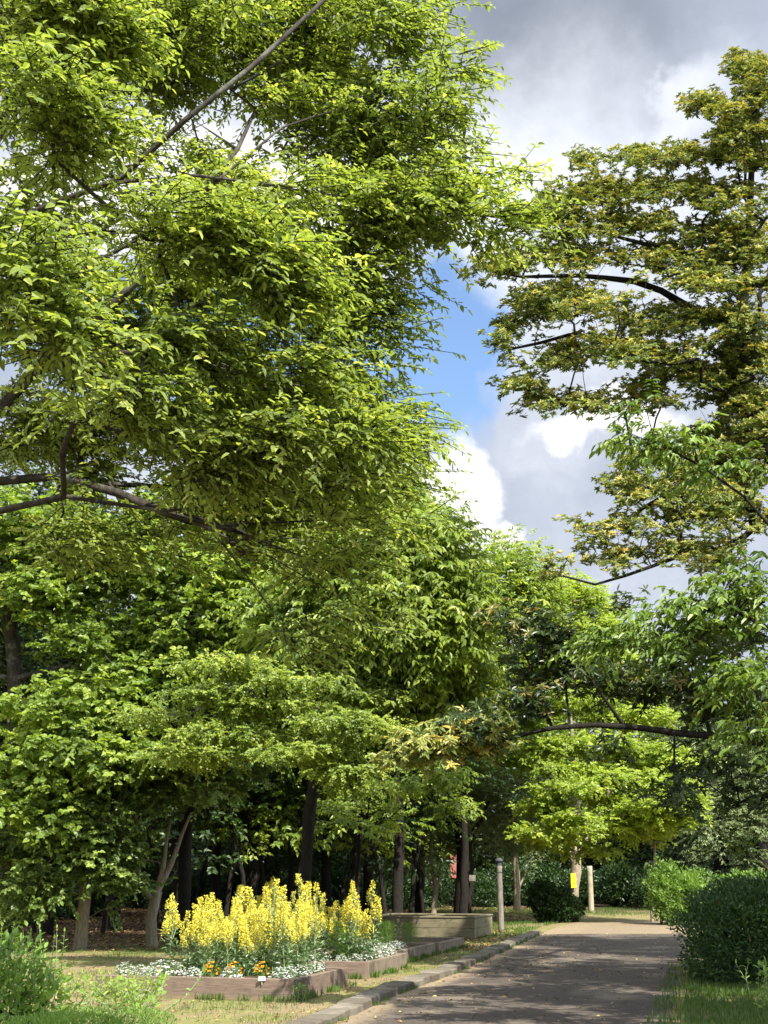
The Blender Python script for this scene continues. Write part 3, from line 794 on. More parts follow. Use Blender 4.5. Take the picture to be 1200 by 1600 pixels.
# low white flowers, orange flowers, feathery plants
def clump(name, label, cat, R, H, nl, nf, lmat, fmat, seed, group, leafL=.03, petal=.022, wr=.4, fl_on_top=True):
    rng = np.random.default_rng(seed)
    root = thing(name, label, cat, (0, 0, 0), 0, group)
    u = unit(rng.normal(size=(nl, 3))); u[:, 2] = np.abs(u[:, 2]); pos = u * np.array([R, R, H]) * (rng.random((nl, 1)) ** .4)
    link('foliage', leaf_mesh('foliage', pos, unit(u + rng.normal(0, .5, (nl, 3)) + [0, 0, .4]), unit(rng.normal(0, .5, (nl, 3)) + [0, 0, 1]), leafL * rng.uniform(.6, 1.3, nl), wr, rng.random(nl), quad=True), lmat, root)
    ns = 12
    mb_t = [(np.array([[0, 0, 0], u[i] * [R * .5, R * .5, H * .7]]), np.array([.004, .002])) for i in range(ns)]
    me = tubes_mesh('stem', mb_t, rng); a = me.attributes.new('var', 'FLOAT', 'FACE'); a.data.foreach_set('value', np.full(len(me.polygons), .3, dtype=np.float32))
    link('stem', me, M['stem_green'], root)
    if nf:
        k = nf
        u = unit(rng.normal(size=(k, 3))); u[:, 2] = np.abs(u[:, 2]) + .15; c = unit(u) * np.array([R, R, H]) * rng.uniform(.9, 1.12, (k, 1))
        c = np.repeat(c, 5, axis=0); th = np.tile(np.arange(5) * 1.2566, k)
        ax = np.stack([np.cos(th), np.sin(th), np.full(5 * k, .15)], 1) + np.repeat(rng.normal(0, .4, (k, 3)), 5, axis=0)
        link('blossom', leaf_mesh('blossom', c, unit(ax), unit(np.repeat(u, 5, axis=0) + [0, -.2, .5]), np.full(5 * k, petal), .9, rng.random(5 * k), .05, 0, quad=True), fmat, root)
    return root
wl = 'low clump of small white flowers edging the mauve flower beds'
wf = [clump('white_flower_clump', wl, 'flower clump', .13, .15, 200, 70, M['leaf_glaucous'], M['petal_white'], 40 + i, 'low white flower clumps along the bed edges', petal=.018) for i in range(3)]
cnt_ = 0
def put(protos_, q, s_=1.0, label=None):
    global cnt_
    k = cnt_ % len(protos_)
    if protos_[k].get('placed'): o = dup(protos_[k], q, rng.uniform(0, 6), s_, label)
    else:
        o = protos_[k]; o.location = tuple(q); o.rotation_euler = (0, 0, rng.uniform(0, 6)); o.scale = (s_,) * 3
        if label: o['label'] = label
    cnt_ += 1; return o
placed = {}
def place(protos_, q, s_=1.0, label=None, group=None):
    o = place_(protos_, q, s_, label)
    if group: o['group'] = group
    return o
def place_(protos_, q, s_=1.0, label=None):
    global cnt_
    k = cnt_ % len(protos_); p = protos_[k]; cnt_ += 1
    if p.name in placed: return dup(p, q, rng.uniform(0, 6), s_, label)
    placed[p.name] = 1
    p.location = tuple(float(v) for v in q); p.rotation_euler = (0, 0, rng.uniform(0, 6)); p.scale = (s_,) * 3
    if label: p['label'] = label
    return p
def wrow(us, vs, lab, grp, ju=.04, jv=.04, sc_=(.85, 1.2)):
    for u in us:
        for v in vs: place(wf, bedpt(wrow.b, u + rng.uniform(-ju, ju), v + rng.uniform(-jv, jv)), rng.uniform(*sc_), lab, grp)
wrow.b = 0
wrow([.24], np.arange(.3, 2.6, .6), 'low clump of small white flowers along the front board of the nearest bed', 'white flowers along the front of the nearest bed')
wrow([.56], np.arange(1.95, 2.6, .2), 'low clump of white flowers at the left end of the nearest bed', 'white flowers at the left end of the nearest bed', .06, .06, (.95, 1.3))
wrow(np.arange(.45, 2.2, .6), [.22], 'low clump of white flowers on the path side of the nearest bed', 'white flowers on the path side of the nearest bed')
wrow.b = 1
wrow(np.arange(.3, 2.4, .5), [.24], 'low clump of white flowers on the path side of the second bed', 'white flowers on the path side of the second bed')
wrow([.25], np.arange(.5, 1.6, .26), 'low clump of white flowers along the front board of the second bed', 'white flowers along the front of the second bed')
wrow.b = 2
wrow(np.arange(.4, 1.8, .28), [.35, .65, .95], 'low clump of white flowers in the third stepped bed', 'white flowers in the third bed', .1, .08)
of = [clump('orange_flower', 'orange flower clump', 'flower clump', .10, .22, 120, 20, M['feather'], M['petal_orange'], 60, 'orange flower clumps at the front of the nearest bed', petal=.028)]
for px, lab in ((330, 'leftmost orange flower clump at the front of the nearest bed'), (366, 'middle orange flower clump, the largest, in the nearest bed'), (409, 'rightmost orange flower clump in the nearest bed')):
    q = G(px, 1530, .22); place(of, q, 1.0, lab)
of2 = [clump('yellow_flower', 'low pale yellow flower clump behind the leftmost orange flowers', 'flower clump', .12, .42, 150, 26, M['feather'], M['petal_yellow'], 61, 'low flower clumps', petal=.028)]
place(of2, G(326, 1520, .22), 1.0)
def feather_plant(seed, H=.5):
    rng = np.random.default_rng(seed); root = thing('feathery_plant', 'x', 'plant', (0, 0, 0), 0, 'feathery bright green plants among the yellow flowers')
    n = 1500; u = rng.normal(size=(n, 3)) * [.11, .11, .3]; z = rng.random(n); pos = np.stack([u[:, 0] * (1.3 - z * .6), u[:, 1] * (1.3 - z * .6), z * H], 1)
    d = unit(np.stack([u[:, 0] * 6, u[:, 1] * 6, np.full(n, 1.0)], 1) + rng.normal(0, .35, (n, 3)))
    link('foliage', leaf_mesh('foliage', pos, d, unit(rng.normal(size=(n, 3))), rng.uniform(.03, .07, n), .13, rng.random(n), quad=True), M['feather'], root)
    tb = [(np.array([[0, 0, 0], [rng.normal(0, .05), rng.normal(0, .05), H * .9]]), np.array([.006, .003])) for _ in range(5)]
    me = tubes_mesh('stem', tb, rng); a = me.attributes.new('var', 'FLOAT', 'FACE'); a.data.foreach_set('value', np.full(len(me.polygons), .3, dtype=np.float32)); link('stem', me, M['stem_green'], root)
    return root
fp = [feather_plant(70), feather_plant(71)]
for px, py, s_, lab in ((418, 1515, 1.15, 'feathery bright green plant beside the rightmost orange flowers in the nearest bed'), (345, 1500, 1.2, 'feathery green plant deep among the yellow flowers, above the middle orange clump'),
                        (527, 1495, 1.1, 'feathery green plant in the second bed, left of the rightmost yellow stems'), (545, 1497, .9, 'short feathery green plant just left of the rightmost yellow stem'),
                        (603, 1480, .9, 'feathery green plant behind the rightmost yellow stem'), (640, 1474, .75, 'feathery green plant behind the white flowers of the third bed'), (390, 1500, 1.2, 'feathery green plant low in the middle of the yellow flowers')):
    q = G(px, py, .22); place(fp, q, s_, lab)
# name tag in the bed
q = G(409, 1536, .22)
tg = thing('plant_tag', 'small white plant tag standing at the front edge of the nearest bed', 'tag', q)
mb = MB(); mb.box((0, 0, .05), (.09, .012, .05), .2); link('card', mb.mesh('card', bevel=.003), M['white_card'], tg)
mb = MB(); mb.box((0, .012, .03), (.012, .01, .10), .2); link('stake', mb.mesh('stake'), M['post_wood'], tg)

# ------------------------------------------------------------ posts, signs
def post(label, base, top_z, r, mat, cap=False, tilt=0.0):
    root = thing('wooden_post', label, 'post', base)
    mb = MB(); n = 9
    pts = [(tilt * top_z * i / n, 0, -0.1 + (top_z + .1) * i / n) for i in range(n + 1)]
    mb.tube(pts, [r * (1.06 - .1 * i / n) for i in range(n + 1)], 14)
    link('shaft', mb.mesh('shaft', smooth=True), mat, root)
    if cap:
        mb = MB(); zt = top_z; x = tilt * zt
        mb.tube([(x, 0, zt - .13), (x, 0, zt - .01)], [r * .99, r * .99], 14)
        mb.tube([(x, 0, zt - .01), (x, 0, zt + .02), (x, 0, zt + .075)], [r * 1.5, r * 1.45, r * .8], 14)
        link('cap', mb.mesh('cap'), M['metal_dark'], root)
        mb = MB(); mb.tube([(x * .6, 0, zt * .83), (x * .6, 0, zt * .845)], [r * 1.03, r * 1.03], 14); link('band', mb.mesh('band'), M['metal_dark'], root)
    return root
b = G(783.5, 1457); post('grey wooden post with a dark cap beside the path and the planter box', b, P(783, 1345, b[1])[2], .078, M['post_grey'], True, -.012)
b = G(924, 1426); post('pale bare log post standing upright in the far clearing', b, P(923, 1353, b[1])[2], .115, M['post_wood'])
# yellow board fixed to the pale trunk
b = G(893, 1428); YB = b[1]
sg = P(896, 1376, YB - .35)
root = thing('yellow_sign', 'bright yellow board hung on the pale tree trunk beyond the path', 'sign', sg)
mb = MB(); mb.box((0, 0, 0), (.21, .025, .56)); link('board', mb.mesh('board', bevel=.008), M['yellow_board'], root)
mb = MB(); mb.box((.02, -.016, -.10), (.05, .006, .045)); mb.box((-.03, -.016, .08), (.09, .006, .012)); mb.box((-.02, -.016, .13), (.11, .006, .012)); link('print', mb.mesh('print'), M['ink'], root)
# red brown board behind the dark trunk, and the grey tag on that trunk
Yr = 62.0; q = P(716, 1352, Yr)
root = thing('notice_board', 'red brown board on posts, half hidden behind the thick dark trunk', 'notice board', (q[0], q[1], 0))
mb = MB(); mb.box((0, 0, q[2]), (.75, .06, 1.15)); link('panel', mb.mesh('panel', bevel=.01), M['sign_red'], root)
for sx_ in (-.3, .3):
    mb = MB(); mb.box((sx_, .06, q[2] * .5 + .1), (.07, .05, q[2] + .8)); link('leg', mb.mesh('leg'), M['bark_dark'], root)
mb = MB(); mb.box((0, 0, q[2] + .62), (.95, .3, .05)); link('roof', mb.mesh('roof'), M['bark_dark'], root)

exec_late = []
# ------------------------------------------------------------ the trees named in the photograph
# 1. the big fresh-green tree leaning in from the left
Y = 7.2
def L(*pts): return [P(x, y, Y + dy) for x, y, dy in pts]
base = np.array([-3.9, 7.6, 0.0])
fork = np.array([-3.7, 7.5, 2.6]); top = np.array([-3.4, 7.4, 4.8])
limbs = [
    ([base, [-3.85, 7.6, 1.3], fork, [-3.55, 7.45, 3.6], top], 0.145, 0.078),
    ([top, P(-60, 420, Y + 0.4 - .3), P(0, 205, Y), P(32, 110, Y), P(70, 20, Y), P(100, -120, Y)], 0.0526, 0.0144),
    ([[-3.6, 7.5, 2.9], P(-140, 720, Y + 0.5 - .3), P(0, 640, Y), P(60, 580, Y), P(110, 525, Y - .4), P(175, 478, Y - .6), P(262, 405, Y - .6), P(330, 300, Y - .5), P(400, 170, Y)], 0.0526, 0.0108),
    ([P(-60, 420, Y + 0.4 - .3), P(35, 330, Y - .3), P(130, 298, Y - .5), P(190, 278, Y - .5), P(250, 264, Y - .5), P(345, 278, Y - .6), P(400, 288, Y - .6), P(452, 292, Y - .7)], 0.0259, 0.0078),
    ([P(190, 278, Y - .5), P(228, 240, Y - .7), P(300, 186, Y - .8), P(360, 140, Y - .8), P(430, 80, Y - .7), P(520, -10, Y - .5), P(600, -90, Y + .3)], 0.0230, 0.0072),
    ([P(0, 460, Y + .2), P(80, 442, Y), P(140, 405, Y), P(200, 385, Y), P(270, 352, Y), P(330, 330, Y + .2)], 0.0216, 0.0072),
    ([P(110, 340, Y + .3), P(60, 350, Y), P(110, 383, Y - .2), P(200, 386, Y - .3), P(268, 345, Y - .3)], 0.0144, 0.0060),
    ([P(60, 580, Y), P(150, 552, Y - .3), P(215, 538, Y - .4), P(280, 548, Y - .5), P(340, 558, Y - .5), P(430, 605, Y - .4), P(560, 622, Y - .4)], 0.0216, 0.0054),
    ([P(280, 548, Y - .5), P(330, 595, Y - .3), P(390, 628, Y - .2), P(480, 632, Y)], 0.0094, 0.0042),
    ([[-3.7, 7.5, 2.4], P(-140, 790, Y + 0.3 - .3), P(0, 750, Y + .4), P(90, 742, Y + .3), P(170, 756, Y + .2), P(240, 795, Y + .1), P(330, 825, Y), P(430, 880, Y), P(500, 925, Y), P(540, 940, Y)], 0.0259, 0.0024),
    ([[-3.7, 7.5, 2.3], P(-120, 830, Y + 0.3 - .3), P(0, 801, Y - .2), P(100, 784, Y - .3), P(180, 790, Y - .3), P(270, 798, Y - .3), P(350, 820, Y - .2), P(430, 852, Y - .1), P(500, 880, Y)], 0.0288, 0.0054),
    ([P(240, 795, Y + .1), P(300, 800, Y + .2), P(380, 835, Y + .2), P(450, 838, Y + .3), P(520, 850, Y + .3)], 0.0101, 0.0024),
    ([P(330, 825, Y), P(380, 870, Y), P(400, 910, Y), P(430, 960, Y)], 0.0072, 0.0018),
    ([P(270, 798, Y - .3), P(340, 790, Y - .4), P(430, 790, Y - .4), P(520, 760, Y - .4)], 0.0101, 0.0024),
    ([P(350, 820, Y - .2), P(420, 800, Y - .3), P(500, 815, Y - .3), P(560, 810, Y - .3)], 0.0072, 0.0018),
    ([P(360, 140, Y - .2), P(440, 130, Y), P(500, 50, Y + .2), P(560, 10, Y + .2)], 0.0144, 0.0036),
    ([P(300, 186, Y - .3), P(310, 260, Y - .2), P(330, 300, Y - .1)], 0.0101, 0.0036),
    ([P(345, 278, Y - .6), P(400, 215, Y - .4), P(470, 180, Y - .2), P(560, 160, Y)], 0.0115, 0.0030),
    ([P(400, 288, Y - .6), P(480, 320, Y - .4), P(560, 310, Y - .3)], 0.0101, 0.0024),
    ([P(170, 756, Y + .2), P(250, 745, Y + .6), P(330, 775, Y + .8), P(420, 800, Y + .8)], 0.0122, 0.0042),
]
blobs = [pb(60, 60, 130, 120, 7.0, 0.69), pb(260, 60, 150, 130, 7.6, 0.64), pb(450, 60, 150, 120, 7.6, 0.60), pb(620, 50, 110, 90, 7.2, 0.45), pb(670, 170, 70, 80, 7.0, 0.40),
         pb(560, 210, 150, 110, 7.5, 0.55), pb(700, 310, 120, 65, 7.0, 0.40), pb(560, 360, 140, 80, 7.2, 0.45), pb(775, 350, 65, 32, 6.8, 0.25), pb(570, 430, 85, 45, 7.2, 0.35),
         pb(60, 300, 110, 120, 8.5, 0.64, .4), pb(240, 300, 150, 120, 8.7, 0.50, .22), pb(400, 350, 130, 90, 7.3, 0.50),
         pb(330, 470, 160, 90, 7.3, 0.55), pb(520, 500, 95, 60, 7.3, 0.40), pb(600, 540, 50, 60, 7.1, 0.30), pb(480, 610, 140, 80, 7.5, 0.50), pb(635, 650, 45, 34, 7.2, 0.30), pb(340, 640, 190, 100, 7.8, 0.60),
         pb(120, 520, 140, 110, 7.6, 0.60), pb(110, 680, 150, 90, 7.8, 0.60), pb(545, 725, 90, 55, 7.6, 0.40), pb(420, 760, 160, 70, 7.8, 0.50), pb(250, 830, 180, 60, 7.6, 0.50, .55), pb(440, 860, 90, 50, 7.6, 0.35, .5), pb(100, 850, 90, 40, 7.6, 0.35, .5),
         # parts of the crown above and to the left of the picture
         ([-3.6, 7.6, 5.0], [1.2, 1.2, 1.3], .4), ([-1.9, 7.2, 6.9], [1.6, .9, .35], .4)]
big_tree_near = [pb(290, 545, 120, 22, 6.1, .4), pb(480, 590, 90, 22, 6.3, .4), pb(190, 640, 110, 24, 6.1, .4), pb(400, 690, 120, 24, 6.3, .4), pb(560, 680, 60, 20, 6.5, .3), pb(300, 740, 110, 16, 6.4, .3), pb(90, 190, 80, 50, 5.5, .4), pb(50, 440, 75, 70, 5.1, .4), pb(310, 370, 90, 45, 5.9, .4), pb(430, 440, 60, 50, 6.1, .4), pb(120, 50, 100, 40, 5.7, .4), pb(95, 530, 40, 40, 5.1, .3)]
tree('broadleaf_tree', 'big fresh green tree whose long limbs fill the upper left of the picture', 'tree', base, limbs, blobs, 1350, .24, 9, 12, .25, .051, .52,
     M['leaf_fresh'], M['bark_grey'], 11, wiggle=.07, flat=.30, r_tip=.0023, power=.45, shell=.5, ldroop=.35, uprough=.42, extra=np.concatenate([blobs_targets(np.random.default_rng(4), big_tree_near, 300)]))

# 2. the tall olive evergreen on the right, tiers of foliage
Y = 22.0
base = np.array([8.4, 22.5, 0.0])
limbs = [([base, [8.3, 22.4, 4], P(1230, 760, 22.2), P(1175, 665, 22), P(1140, 600, 22), P(1152, 520, 22.2), P(1168, 430, 22.3), P(1172, 330, 22.3), P(1180, 200, 22.3), P(1192, 95, 22.3)], .23, .03),
         ([P(1150, 520, 22), P(1060, 470, 21.8), P(1000, 440, 21.6), P(900, 430, 21.5), P(820, 432, 21.5), P(770, 425, 21.4)], .09, .02),
         ([P(1170, 400, 22), P(1080, 400, 21.6), P(1000, 380, 21.5), P(930, 360, 21.4)], .09, .02),
         ([P(1140, 600, 22), P(1060, 560, 21.6), P(980, 530, 21.4), P(900, 520, 21.3), P(800, 545, 21.2)], .08, .02),
         ([P(1200, 700, 22.2), P(1100, 740, 21), P(1000, 800, 20.6), P(930, 840, 20.5)], .08, .02),
         ([P(1230, 780, 22.2), P(1150, 850, 20.5), P(1060, 870, 20), P(1000, 890, 19.8), P(930, 915, 19.6), P(880, 900, 19.5)], .07, .015)]
def tier(px, py, rx, ry, Y=21.6, rd=1.6, w_=1.0): return pb(px, py, rx, ry * .72, Y, min(rd, 1.35), w_) + (math.tan(math.atan((1365 - py) / FPX)) + .22,)
blobs = [tier(1180, 110, 45, 45), tier(1185, 150, 40, 40, 21, .8), tier(1150, 215, 60, 22, 21, .9), tier(1150, 335, 50, 22, 21, .9), tier(1160, 500, 50, 30, 20.8, .8), tier(1185, 660, 40, 40, 20.8, .8), tier(1120, 165, 45, 18), tier(1165, 190, 60, 30), tier(1120, 245, 115, 26), tier(1000, 245, 55, 16), tier(920, 255, 20, 22), tier(950, 300, 110, 26), tier(1090, 300, 110, 26), tier(870, 330, 50, 24),
         tier(970, 350, 140, 24), tier(900, 400, 120, 24), tier(1040, 400, 110, 20), tier(790, 415, 50, 16), tier(1130, 370, 80, 30), tier(1100, 430, 110, 24, 20.8), tier(910, 465, 110, 20, 20.9), tier(850, 480, 60, 26), tier(800, 515, 45, 22, 21.3, 1.2),
         tier(1000, 500, 110, 20), tier(1110, 500, 90, 22, 20.9), tier(1000, 545, 120, 22, 20.7), tier(880, 560, 80, 20, 21.2, 1.2), tier(1080, 585, 110, 22), tier(820, 600, 50, 18, 21, 1.1), tier(900, 630, 110, 16, 20.8), tier(1010, 620, 60, 18), tier(1150, 620, 60, 24), tier(1170, 560, 50, 30),
         tier(1130, 690, 70, 30), tier(1050, 720, 75, 26, 20.6), tier(980, 760, 45, 22, 20.5), tier(1080, 770, 100, 22, 20.4), tier(1150, 740, 60, 30), tier(950, 820, 75, 14, 20.2, 1.0), tier(1060, 810, 90, 22, 20.2), tier(1150, 800, 60, 30), tier(1170, 250, 50, 20, 21.2, .8), tier(1165, 300, 50, 20, 21.2, .8), tier(1160, 450, 60, 25, 21.0, .8), tier(1180, 400, 40, 20, 21.0, .8), tier(1160, 540, 60, 20, 21, .8), tier(960, 870, 60, 18, 20.2, 1), tier(1090, 860, 90, 18, 20.0),
         # beyond the right edge
         ([10.4, 22.3, 14.8], [1.8, 1.8, .6], 1), ([10.6, 22, 12.6], [2.4, 2.0, .6], 1), ([10.8, 21.5, 10.4], [2.6, 2.2, .6], 1), ([10.2, 21.8, 8.0], [2.6, 2.2, .6], 1), ([9.8, 21.5, 16.4], [1.0, 1.0, .5], 1), ([8.6, 24, 11], [2.5, 1.0, 2.0], .6)]
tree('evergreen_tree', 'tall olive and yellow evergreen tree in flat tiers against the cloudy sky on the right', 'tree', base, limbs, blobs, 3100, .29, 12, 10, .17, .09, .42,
     M['leaf_olive'], M['bark_dark'], 12, flat=.26, mode='rosette', r_tip=.0045, power=.46, shell=.5, ldroop=.15, cvar=.09, topv=.38, base_var=.54)  # bright tier tops and dark undersides are painted into the leaf colour

# 3. dark evergreen whose long low limb reaches in over the path
Y = 15.5
base = np.array([7.4, 15.5, 0.0])
limbs = [([base, [7.3, 15.5, 2.5], [7.1, 15.5, 5], [7.2, 15.6, 8], [7.3, 15.6, 10]], .24, .10),
         ([[7.2, 15.5, 2.7], P(1290, 1165, 15.5), P(1195, 1162, Y), P(1110, 1146, Y), P(1040, 1140, Y), P(985, 1136, Y), P(925, 1132, Y), P(885, 1130, Y), P(862, 1136, Y), P(830, 1148, Y), P(790, 1155, Y), P(730, 1168, Y)], .075, .018),
         ([P(862, 1136, Y), P(835, 1158, Y - .2), P(800, 1168, Y - .3), P(775, 1160, Y - .3)], .02, .01),
         ([P(975, 1134, Y), P(955, 1095, Y - .1), P(910, 1050, Y - .1), P(890, 1010, Y)], .025, .012),
         ([P(890, 1130, Y), P(893, 1080, Y), P(880, 1040, Y)], .018, .01), ([P(862, 1136, Y), P(850, 1085, Y), P(820, 1040, Y), P(810, 1000, Y)], .02, .01),
         ([P(1110, 1146, Y), P(1100, 1090, Y), P(1080, 1040, Y)], .03, .012), ([P(1054, 1143, Y), P(1053, 1210, Y)], .018, .012)]
tip_blobs = [pb(680, 1165, 70, 12, 15.2, .4, 1.3), pb(740, 1140, 60, 16, 15.2, .4), pb(720, 1165, 80, 14, 15.4, .4), pb(640, 1185, 40, 8, 15.2, .3, 1.5)]
blobs = [pb(740, 1130, 60, 14, 15.2, .4, .7), pb(790, 1105, 70, 25, 15.5, .5), pb(830, 1040, 55, 40, 15.5, .5, .6), pb(850, 985, 55, 40, 15.6, .5, .7), pb(810, 1080, 50, 30, 15.5, .5),
         pb(930, 1050, 80, 30, 15.8, .6), pb(1000, 1060, 100, 35, 15.8, .7), pb(1090, 1080, 90, 35, 15.8, .8), pb(1150, 1090, 80, 45, 15.6, .8), pb(1040, 1000, 60, 25, 15.8, .5, .6), pb(1150, 1000, 80, 50, 16, .8), pb(990, 950, 14, 25, 15.6, .25, 1.2),
         pb(965, 1165, 14, 16, 15.5, .2, 1.0), pb(1150, 1190, 80, 30, 15.8, .8, .8), pb(1080, 1200, 40, 30, 16, .5, .5), pb(1185, 1240, 50, 30, 15.8, .6, .6), pb(1060, 1240, 30, 18, 16.2, .4, .4),
         ([7.0, 15.5, 6.2], [1.7, 2.0, 1.3], .6), ([7.4, 15.4, 9.0], [2.2, 2.2, 1.6], .6)]
lt = tree('low_limb_tree', 'dark evergreen tree whose long bare limb stretches over the path from the right', 'tree', base, limbs, blobs, 620, .28, 9, 10, .20, .10, .36,
     M['leaf_shade'], M['bark_dark'], 13, flat=.6, mode='rosette', r_tip=.006, ldroop=.7, cvar=.2)

rng = np.random.default_rng(131)
T = blobs_targets(rng, tip_blobs, 75)
(p, a, n_, L_, v), fine = foliage(rng, T, .22 * np.ones((len(T), 3)) * [1, 1, .6], np.array([7.4, 15.5, 0]), 7, 10, .18, .10, 'rosette', ldroop=.9, cvar=.2)
o = link('crown', leaf_mesh('crown', p - base, a, n_, L_, .36, v + .15), M['leaf_olive'], lt); o['label'] = 'yellowing leaves at the tip of the long limb'
T3 = skeleton(rng, [([P(862, 1136, Y), P(830, 1148, Y), P(790, 1155, Y), P(730, 1168, Y)], .02, .008)], T, .004)
link('branch', tubes_mesh('branch', [(q - base, r) for q, r in T3], rng, (fine[0] - base, fine[1] - base), .004), M['bark_dark'], lt)
# 4. drooping light-leaved tree at the right edge
Y = 12.6
base = np.array([5.6, 12.8, 0.0])
limbs = [([base, [5.6, 12.8, 2], [5.5, 12.8, 4], [5.2, 12.7, 6.0]], .13, .06),
         ([[5.5, 12.8, 4], P(1230, 850, Y), P(1160, 770, Y), P(1080, 720, Y), P(1020, 690, Y)], .03, .008), ([[5.5, 12.8, 3], P(1240, 1000, Y), P(1150, 960, Y), P(1060, 950, Y), P(980, 980, Y)], .03, .008)]
blobs = [pb(1060, 690, 70, 22, 12.6, .5), pb(1130, 725, 60, 16, 12.6, .4), pb(1185, 765, 40, 14, 12.5, .4), pb(1175, 900, 60, 20, 12.5, .5), pb(1150, 940, 90, 24, 12.6, .6), pb(1060, 960, 90, 22, 12.5, .5), pb(985, 1000, 60, 22, 12.5, .4), pb(1110, 1000, 90, 30, 12.6, .6), pb(1170, 1060, 60, 40, 12.6, .6), pb(1190, 1140, 40, 40, 12.4, .5),
         ([5.6, 12.8, 6.4], [1.1, 1.3, 1.2], .8), ([5.8, 12.5, 4.4], [1.1, 1.2, .9], .8)]
tree('drooping_tree', 'young tree with light drooping green leaves hanging in at the right edge', 'tree', base, limbs, blobs, 270, .28, 8, 9, .30, .10, .44,
     M['leaf_cherry'], M['bark_dark'], 14, flat=.4, r_tip=.005, ldroop=.75, sag=.4, uprough=.35)

# 5. centre tree with long drooping leaves
Y = 17.0
base = G(500, 1447); base[1] = 18.5; base[0] = -.95 - 1.6
base = np.array([-1.6, 26.0, 0])
limbs = [([base, [-1.5, 25.8, 2.5], [-1.2, 25.2, 4.5], P(560, 900, 24.4)], .13, .05)]
Y = 23.8
blobs = [pb(560, 790, 90, 50, Y, 1.1), pb(640, 840, 90, 50, Y - 1, 1.0), pb(690, 900, 70, 40, Y - 1, 1.2), pb(640, 960, 120, 50, Y - 1, 1.1), pb(720, 960, 60, 28, Y - 1.2, .9), pb(560, 1010, 130, 60, Y, 1.1), pb(680, 1050, 90, 40, Y, 1.2), pb(600, 1100, 140, 40, Y, 1.5), pb(480, 960, 100, 80, Y + .6, 1.2), pb(720, 1110, 60, 30, Y, .9), pb(540, 880, 90, 60, Y, 1.2), pb(640, 1010, 90, 40, Y - 1, 1.0), pb(600, 930, 90, 40, Y - 1, 1.0), pb(700, 1000, 60, 30, Y - 1, .9)]
tree('broadleaf_tree', 'bright green tree with long drooping leaves in the centre above the maple boughs', 'tree', base, limbs, blobs, 820, .44, 8, 11, .42, .14, .42,
     M['leaf_broad'], M['bark_dark'], 15, flat=.45, r_tip=.008, ldroop=.85, sag=.4, uprough=.35)

# 6. the broad mass at mid left
Y = 27.5
base = np.array([-8.2, 28.6, 0])
limbs = [([base, P(24, 1330, 28.6), P(28, 1180, 28.5), P(22, 1030, 28.3), P(10, 900, 28.3), P(40, 760, 28.3)], .26, .12), ([P(22, 1060, 28.3), P(120, 1035, 27.5), P(165, 1080, 27.2)], .06, .035)]
blobs = [pb(60, 830, 110, 60, Y, 1.4), pb(200, 880, 130, 70, Y, 1.5), pb(340, 900, 120, 70, Y, 1.5), pb(80, 940, 120, 50, Y, 1.3, .6), pb(300, 970, 120, 60, Y, 1.3), pb(430, 960, 90, 70, Y, 1.3), pb(160, 1010, 110, 50, Y, 1.2, .8), pb(130, 1110, 150, 50, Y - .5, 1.3), pb(250, 1060, 120, 50, Y, 1.3),
         pb(60, 1190, 110, 40, Y - .7, 1.2), pb(200, 1170, 120, 40, Y - .7, 1.2), pb(330, 800, 120, 50, Y + .5, 1.3), pb(500, 850, 80, 60, Y + .6, 1.2), pb(40, 1260, 80, 40, Y - 1, 1.0), ([-10.5, 28, 8], [1.6, 2, 2.4], .5)]
tree('broadleaf_tree', 'broad mid green tree with a thick brown trunk at the left edge', 'tree', base, limbs, blobs, 1000, .5, 8, 11, .45, .135, .75,
     M['leaf_under'], M['bark_grey'], 16, flat=.5, r_tip=.008, uprough=.75, ldroop=.3)

# 7. layered maple boughs above the dark wood
base = np.array([-4.6, 30.5, 0])
Y = 21.8
limbs = [([base, [-4.5, 30.2, 2.5], P(330, 1100, 27), P(420, 1080, 24.5), P(500, 1110, 22), P(560, 1135, 21.5)], .16, .03)]
blobs = [pb(360, 1040, 90, 9, Y, .9), pb(440, 1065, 80, 9, Y - .4, .9), pb(420, 1105, 100, 9, Y, 1.0), pb(520, 1130, 95, 10, Y - .8, .9), pb(580, 1138, 45, 7, Y - 1, .6), pb(370, 1150, 110, 9, Y, 1.0), pb(480, 1175, 90, 9, Y - .8, .9), pb(540, 1205, 60, 9, Y - .8, .7), pb(555, 1232, 32, 6, Y - 1, .4), pb(320, 1085, 70, 10, Y, .9), pb(300, 1180, 80, 10, Y, .9), pb(600, 1090, 60, 9, Y + 1, .8, .6), pb(560, 1050, 70, 9, Y + 1.5, .9, .6), pb(250, 1120, 70, 9, Y + 1, .9, .6)]
tree('maple_tree', 'yellow green maple with flat layered boughs over the dark gap of the wood', 'tree', base, limbs, blobs, 520, .32, 9, 12, .26, .055, .8,
     M['leaf_soft_lime'], M['bark_dark'], 17, flat=.16, r_tip=.006, uprough=.4, ldroop=.15, quad=True, lift=-.05)

